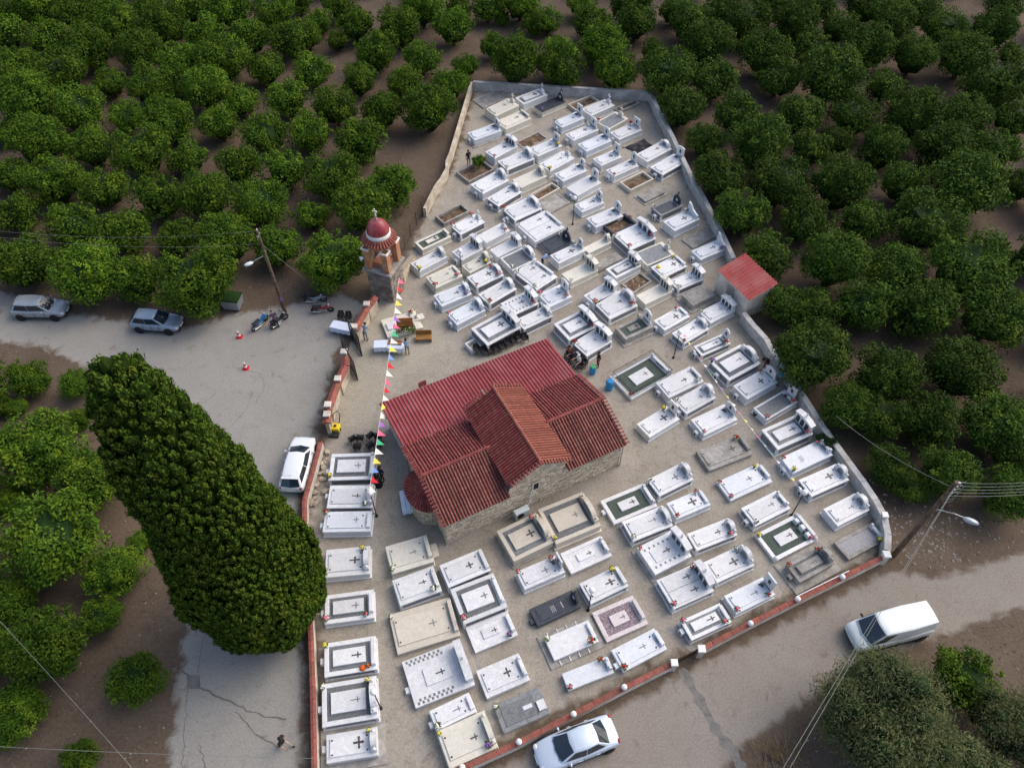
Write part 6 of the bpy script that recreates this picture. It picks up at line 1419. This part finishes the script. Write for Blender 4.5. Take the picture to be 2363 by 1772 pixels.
# dumpster
p = flat(P(541,708)); e = empty('waste_container', p, R(-8)); tag(e, 'grey metal waste container with green lid under an orange tree', 'waste container')
m = MB(); m.add([(-.62,-.5,.15),(.62,-.5,.15),(.62,.5,.15),(-.62,.5,.15),(-.75,-.58,1.1),(.75,-.58,1.1),(.75,.58,1.1),(-.75,.58,1.1)], [(3,2,1,0),(0,1,5,4),(1,2,6,5),(2,3,7,6),(3,0,4,7),(4,5,6,7)]); m.build('bin', MT['silver'], e)
m = MB(); n = 8; pl = [(-.62*math.cos(math.pi*k/n), 1.1+.28*math.sin(math.pi*k/n)) for k in range(n+1)]; m.prism_x(pl, -.77, .77); m.build('lid', MT['patch'] if False else MT['leafb'], e)
for sx in (-1,1):
    for sy in (-1,1): MB().lathe([(.09,-.03),(.09,.03)], 10).xf(Matrix.Translation((sx*.5,sy*.4,.09)) @ Matrix.Rotation(R(90),4,'X')).build('wheel', MT['tyre'], e)
# yellow machine by the entrance wall
p = flat(P(776,992)); e = empty('floor_machine', p, R(85)); tag(e, 'yellow machine with a tall black looped handle beside the entrance wall', 'machine')
MB().box(-.28,.28,-.3,.3,.08,.48,.05).build('body', MT['plasticy'], e); MB().lathe([(.1,.47),(.1,.53)], 12).build('motor_cap', MT['plasticb'], e); MB().tube([(.2,-.22,.4),(.75,-.24,.85),(.95,0,.95),(.75,.24,.85),(.2,.22,.4)], .035, 7).build('handle', MT['plasticb'], e); MB().box(-.7,-.25,-.32,.32,.03,.2,.04).build('hood', MT['cardark'], e)
for sy in (-1,1): MB().lathe([(.1,-.03),(.1,.03)], 12).xf(Matrix.Translation((0,sy*.3,.1)) @ Matrix.Rotation(R(90),4,'X')).build('wheel', MT['tyre'], e)
# buckets / bags near graves
e = MB().lathe([(.14,0),(.18,.3),(.175,.31),(.13,.02)], 14).build('bucket', MT['plasticb'], None, True, loc=flat(P(1742,958))); tag(e, 'black bucket at the foot of the green-panelled grave', 'bucket')
e = MB().ball((0,0,.2), .2, 10, 7, (1,.9,1)).build('flower_ball', MT['fl_o'], None, True, loc=flat(P(838,1543,.5))+V3((0,0,.42))); tag(e, 'bright orange flower ball lying on a grave by the cypress wall', 'flowers')
e = MB().ball((0,0,.16), .2, 10, 7, (1,1,.8)).build('flower_ball', MT['plasticy'], None, True, loc=flat(P(1480+268/6.9125,580+278/6.9125,.6),.60)); tag(e, 'lime yellow round flower ball on a bright white grave slab', 'flowers')
# stone blocks along the cypress wall
rg = random.Random(12)
for x, y in [(380,175),(365,300),(350,340),(345,440),(295,500),(385,520),(290,600),(340,600),(235,680),(205,700),(420,660),(195,815),(345,810),(140,970),(205,990),(190,900),(430,650),(300,360)]:
    q = flat(P(700+x/6.9125, 1020+y/6.9125)); s = rg.uniform(.16,.3); b = rough_ball((0,0,s*.45), s, 7, 5, (1.2,.85,.6), rg, .5); o_ = b.build('stone_block', MT['rubble'], None, False, loc=q, rot=(0,0,rg.uniform(0,3))); tag(o_, 'rough pale stone block lying along the inner side of the cypress wall', 'stone', 'stones along the wall')
for x, y in ((2085,185),(2110,280)):
    q = flat(P(700+x/6.9125,1240+y/6.9125)); o_ = MB().box(-.2,.2,-.25,.25,0,.3,.03).build('stone_block', MT['beige'], None, False, loc=q, rot=(0,0,.3)); tag(o_, 'small cut beige stone block standing between two grave rows', 'stone', 'cut stones')

# ---------------------------------------------------------------- people
def person(loc, yaw, pose, lab, top, bottom, hair='hair', skinlegs=False, h=1.72, robe=False, z=0.0, arms=None):
    """one continuous skinned body; joints in metres for a 1.72 m figure facing +x"""
    k = h/1.72
    J = dict(pelvis=(0,0,.95), spine=(.01,0,1.15), chest=(.01,0,1.34), neck=(.0,0,1.47), head0=(.02,0,1.54), head1=(.035,0,1.63), head2=(.02,0,1.70))
    for s, n in ((1,'l'),(-1,'r')):
        J.update({n+'hip':(0,s*.10,.90), n+'knee':(.02,s*.11,.50), n+'ank':(-.01,s*.115,.09), n+'heel':(.0,s*.115,.05), n+'toe':(.17,s*.125,.035), n+'sho':(0,s*.19,1.41), n+'elb':(-.02,s*.25,1.14), n+'wri':(.06,s*.25,.90), n+'hand':(.085,s*.25,.83)})
    def mv(names, d):
        for n in names: J[n] = tuple(a+b for a, b in zip(J[n], d))
    upper = ['spine','chest','neck','head0','head1','head2']+[s+q for s in 'lr' for q in ('sho','elb','wri','hand')]
    def bend(names, piv, ang):
        c, s_ = math.cos(ang), math.sin(ang)
        for n in names: x, y, zz = J[n]; x -= piv[0]; zz -= piv[2]; J[n] = (piv[0]+x*c+zz*s_, y, piv[2]-x*s_+zz*c)
    if pose == 'walk':
        bend(['lknee','lank','lheel','ltoe'], J['lhip'], -.40); bend(['rknee','rank','rheel','rtoe'], J['rhip'], .34); bend(['rank','rheel','rtoe'], J['rknee'], .35)
        bend(['lelb','lwri','lhand'], J['lsho'], .35); bend(['relb','rwri','rhand'], J['rsho'], -.35); low = min(J[n][2] for n in ('ltoe','rtoe','lheel','rheel')); mv(list(J), (0,0,.03-low))
    if pose == 'bend':
        bend(upper, J['pelvis'], 1.0); 
        for s in 'lr': bend([s+'elb',s+'wri',s+'hand'], J[s+'sho'], -1.1); bend([s+'wri',s+'hand'], J[s+'elb'], -.35)
    if pose == 'lean':
        bend(upper, J['pelvis'], .45)
        for s in 'lr': bend([s+'elb',s+'wri',s+'hand'], J[s+'sho'], -.9)
    if pose == 'reach':
        for s in 'lr': bend([s+'elb',s+'wri',s+'hand'], J[s+'sho'], -.8); bend([s+'wri',s+'hand'], J[s+'elb'], -.6)
    if pose == 'sit':
        for s in 'lr':
            bend([s+'knee',s+'ank',s+'heel',s+'toe'], J[s+'hip'], -1.5); bend([s+'ank',s+'heel',s+'toe'], J[s+'knee'], 1.5)
            bend([s+'elb',s+'wri',s+'hand'], J[s+'sho'], -.35); bend([s+'wri',s+'hand'], J[s+'elb'], -.9)
        low = min(J[s+'toe'][2] for s in 'lr'); mv(list(J), (0,0,.03-low)); bend(upper, J['pelvis'], .12)
    RAD = dict(pelvis=(.125,.155), spine=(.11,.14), chest=(.12,.165), neck=(.055,.055), head0=(.065,.06), head1=(.098,.082), head2=(.075,.068), hip=(.095,.09), knee=(.062,.06), ank=(.042,.042), heel=(.045,.04), toe=(.035,.045), sho=(.062,.062), elb=(.045,.045), wri=(.03,.03), hand=(.022,.038))
    names = list(J); E = [('pelvis','spine'),('spine','chest'),('chest','neck'),('neck','head0'),('head0','head1'),('head1','head2')]
    for s in 'lr': E += [('pelvis',s+'hip'),(s+'hip',s+'knee'),(s+'knee',s+'ank'),(s+'ank',s+'heel'),(s+'heel',s+'toe'),('chest',s+'sho'),(s+'sho',s+'elb'),(s+'elb',s+'wri'),(s+'wri',s+'hand')]
    pos = [Vector(J[n])*k for n in names]; rad = [RAD[n if n in RAD else n[1:]] for n in names]; edges = [(names.index(a), names.index(b)) for a, b in E]
    for s in 'lr':                                       # five fingers: four of unequal length and a side thumb
        hi_ = names.index(s+'hand'); d = (Vector(J[s+'hand'])-Vector(J[s+'wri'])).normalized(); sd_ = d.cross(Vector((0,1,0))).normalized()
        for off, l in ((-.028,.055),(-.010,.068),(.010,.062),(.028,.048)):
            b0 = Vector(J[s+'hand'])+sd_*off+d*.035; b1 = b0+d*l*.55+Vector((0,0,-.004)); b2 = b0+d*l+Vector((0,.012 if s == 'r' else -.012,-.012)); i = len(pos)
            pos += [b0*k, b1*k, b2*k]; rad += [(.010,.010),(.009,.009),(.007,.007)]; edges += [(hi_,i),(i,i+1),(i+1,i+2)]
        b0 = Vector(J[s+'wri']).lerp(Vector(J[s+'hand']),.6)+sd_*-.03; b1 = b0+d*.04+sd_*-.03; i = len(pos); pos += [b0*k, b1*k]; rad += [(.011,.011),(.009,.009)]; edges += [(hi_,i),(i,i+1)]
    me = bpy.data.meshes.new('body'); me.from_pydata([tuple(p) for p in pos], edges, []); o = bpy.data.objects.new('body', me); col.objects.link(o)
    o.modifiers.new('skin', 'SKIN'); 
    if not me.skin_vertices: return None
    sv = me.skin_vertices[0].data
    for i, r_ in enumerate(rad): sv[i].radius = (r_[0]*k, r_[1]*k); sv[i].use_root = (i == 0)
    su = o.modifiers.new('sub', 'SUBSURF'); su.levels = 1; su.render_levels = 1
    dg = bpy.context.evaluated_depsgraph_get(); dg.update(); bm = bpy.data.meshes.new_from_object(o.evaluated_get(dg)); bpy.data.objects.remove(o)
    for mname in (top, bottom, 'skin', 'tyre'): bm.materials.append(MT[mname] if mname in MT else MT['skin'])
    zone = {}
    segs = []
    for a, b in E:
        na, nb = a.lstrip(), b; q = nb[1:] if nb[0] in 'lr' and nb[1:] in RAD else nb
        zn = {'spine':0,'chest':0,'neck':0,'head0':2,'head1':2,'head2':2,'hip':1,'knee':1,'ank':(2 if skinlegs else 1),'heel':3,'toe':3,'sho':0,'elb':0,'wri':2,'hand':2}[q]
        segs.append((Vector(J[a])*k, Vector(J[b])*k, zn))
    for p in bm.polygons:
        c = p.center; best = (9, 0)
        for a, b, zn in segs:
            d = b-a; t = max(0, min(1, (c-a).dot(d)/max(1e-6, d.length_squared))); dd = (c-a-d*t).length
            if dd < best[0]: best = (dd, zn)
        p.material_index = best[1]; p.use_smooth = True
    e = empty('person', (loc.x, loc.y, z), yaw); tag(e, lab, 'person'); bm.name = 'body'; link('body', bm, e)
    hd = Vector(J['head1'])*k; up = (Vector(J['head2'])-Vector(J['head0'])).normalized()
    hr = MB().lathe([(.112,.0),(.114,.035),(.10,.085),(.06,.115),(1e-5,.122)], 12, (0,0,0), 1.08, .92).build('hair', MT[hair], e, True); hr.location = hd+up*(.005)-Vector((.014,0,0)); hr.rotation_euler = (0, math.atan2(up.x, up.z)-.22, 0); hr.scale = (k,k,k)
    fw = Vector((up.z, 0, -up.x))
    for s in (-1,1):
        MB().ball((0,0,0), .012, 6, 4).build('eye', MT['hair'], e, loc=hd+fw*.088*k+Vector((0,s*.032,0))*k)
        MB().ball((0,0,0), .03, 7, 5, (.6,.35,1)).build('ear', MT['skin'], e, True, loc=hd+Vector((0,s*.083,0))*k-up*.015)
    MB().ball((0,0,0), .017, 6, 5, (1,.7,1.3)).build('nose', MT['skin'], e, True, loc=hd+fw*.10*k-up*.03*k); MB().ball((0,0,0), .02, 6, 4, (.4,1,.3)).build('mouth', MT['dome'], e, loc=hd+fw*.09*k-up*.065*k)
    if robe: MB().lathe([(.33,.03),(.30,.4),(.24,.85),(.20,1.05),(.225,1.3),(.10,1.46)], 16, (0,0,0), .85, 1.05).build('robe', MT[top], e, True)
    return e
for nm, c in dict(sh_black=(.016,.015,.018), sh_blue=(.33,.45,.66), sh_plaid=(.28,.33,.45), sh_navy=(.025,.03,.075), sh_cyan=(.06,.36,.55), sh_purple=(.05,.035,.065), sh_brown=(.16,.07,.05), sh_white=(.55,.56,.62), sh_wine=(.13,.02,.03), tr_grey=(.20,.21,.24), tr_jean=(.10,.14,.24), tr_beige=(.42,.36,.27), tr_dark=(.03,.03,.035)).items(): MT[nm] = surf(nm, c, .9, .2, 9)
person(flat(P(1082,383)), R(-60), 'stand', 'person in a black top and blue jeans standing near the shrub grave', 'sh_black', 'tr_jean')
person(flat(P(1251,617)), R(20), 'bend', 'person in a light blue shirt bending over a grave with dark trousers', 'sh_blue', 'tr_dark')
person(flat(P(845,786)), R(75), 'lean', 'person in a pale plaid shirt leaning beside the entrance wall', 'sh_plaid', 'tr_grey')
person(flat(P(941,818)), R(95), 'reach', 'person in a light blue shirt and grey shorts at the icon stand', 'sh_blue', 'tr_grey', skinlegs=True)
person(flat(P(874,1118)), R(200), 'stand', 'person in a long black robe standing by the graves near the apse', 'sh_black', 'sh_black', robe=True)
person(flat(P(884,1108)), R(230), 'stand', 'person in dark clothes with a white collar next to the robed figure', 'sh_navy', 'tr_dark')
def t124(x, y): return (1240+x/10.055, 780+y/10.055)
SEAT_PX = [t124(745,440), t124(840,540), t124(960,640)]
for q, lab, t_, b_, hr_ in ((SEAT_PX[0],'person in a brown and wine top seated nearest the big cabinet grave','sh_brown','tr_dark','hair'), (SEAT_PX[1],'person in a navy top seated between two others by the church roof','sh_navy','tr_dark','hair'), (SEAT_PX[2],'grey-haired person in a pale blue-white top seated by the church roof','sh_white','tr_grey','hairw')):
    person(flat(P(*q)), R(215), 'sit', lab, t_, b_, hr_); chair(flat(P(*q))+V3((.04*math.cos(R(215)),.04*math.sin(R(215)),0)), R(215), 'black plastic chair with a person sitting on it by the church roof', 'occupied chairs')
person(flat(P(*t124(1400,660))), R(200), 'stand', 'person with long dark hair in a dark patterned dress by the green-lidded barrel', 'sh_black', 'sh_wine', h=1.62)
person(flat(P(1766,848)), R(215), 'bend', 'person in black and wine clothes bending behind a large white grave', 'sh_black', 'sh_wine')
person(flat(P(1797,888)), R(150), 'lean', 'person in a bright cyan shirt leaning over a headstone by the concrete wall', 'sh_cyan', 'tr_grey')
person(flat(P(661,1722)), R(-20), 'walk', 'person in a black shirt and beige trousers walking on the pale road', 'sh_black', 'tr_beige')
e = MB().ball((0,0,0), .15, 9, 6, (.9,.5,1)).build('shoulder_bag', MT['sh_brown'], None, True, loc=flat(P(661,1722))+V3((-.08,.30,.92))); tag(e, 'brown bag hanging at the side of the walking person', 'bag')
person(flat(P(641,757)), R(120), 'bend', 'person in a dark purple shirt bending over the dark motorcycle', 'sh_purple', 'tr_dark')
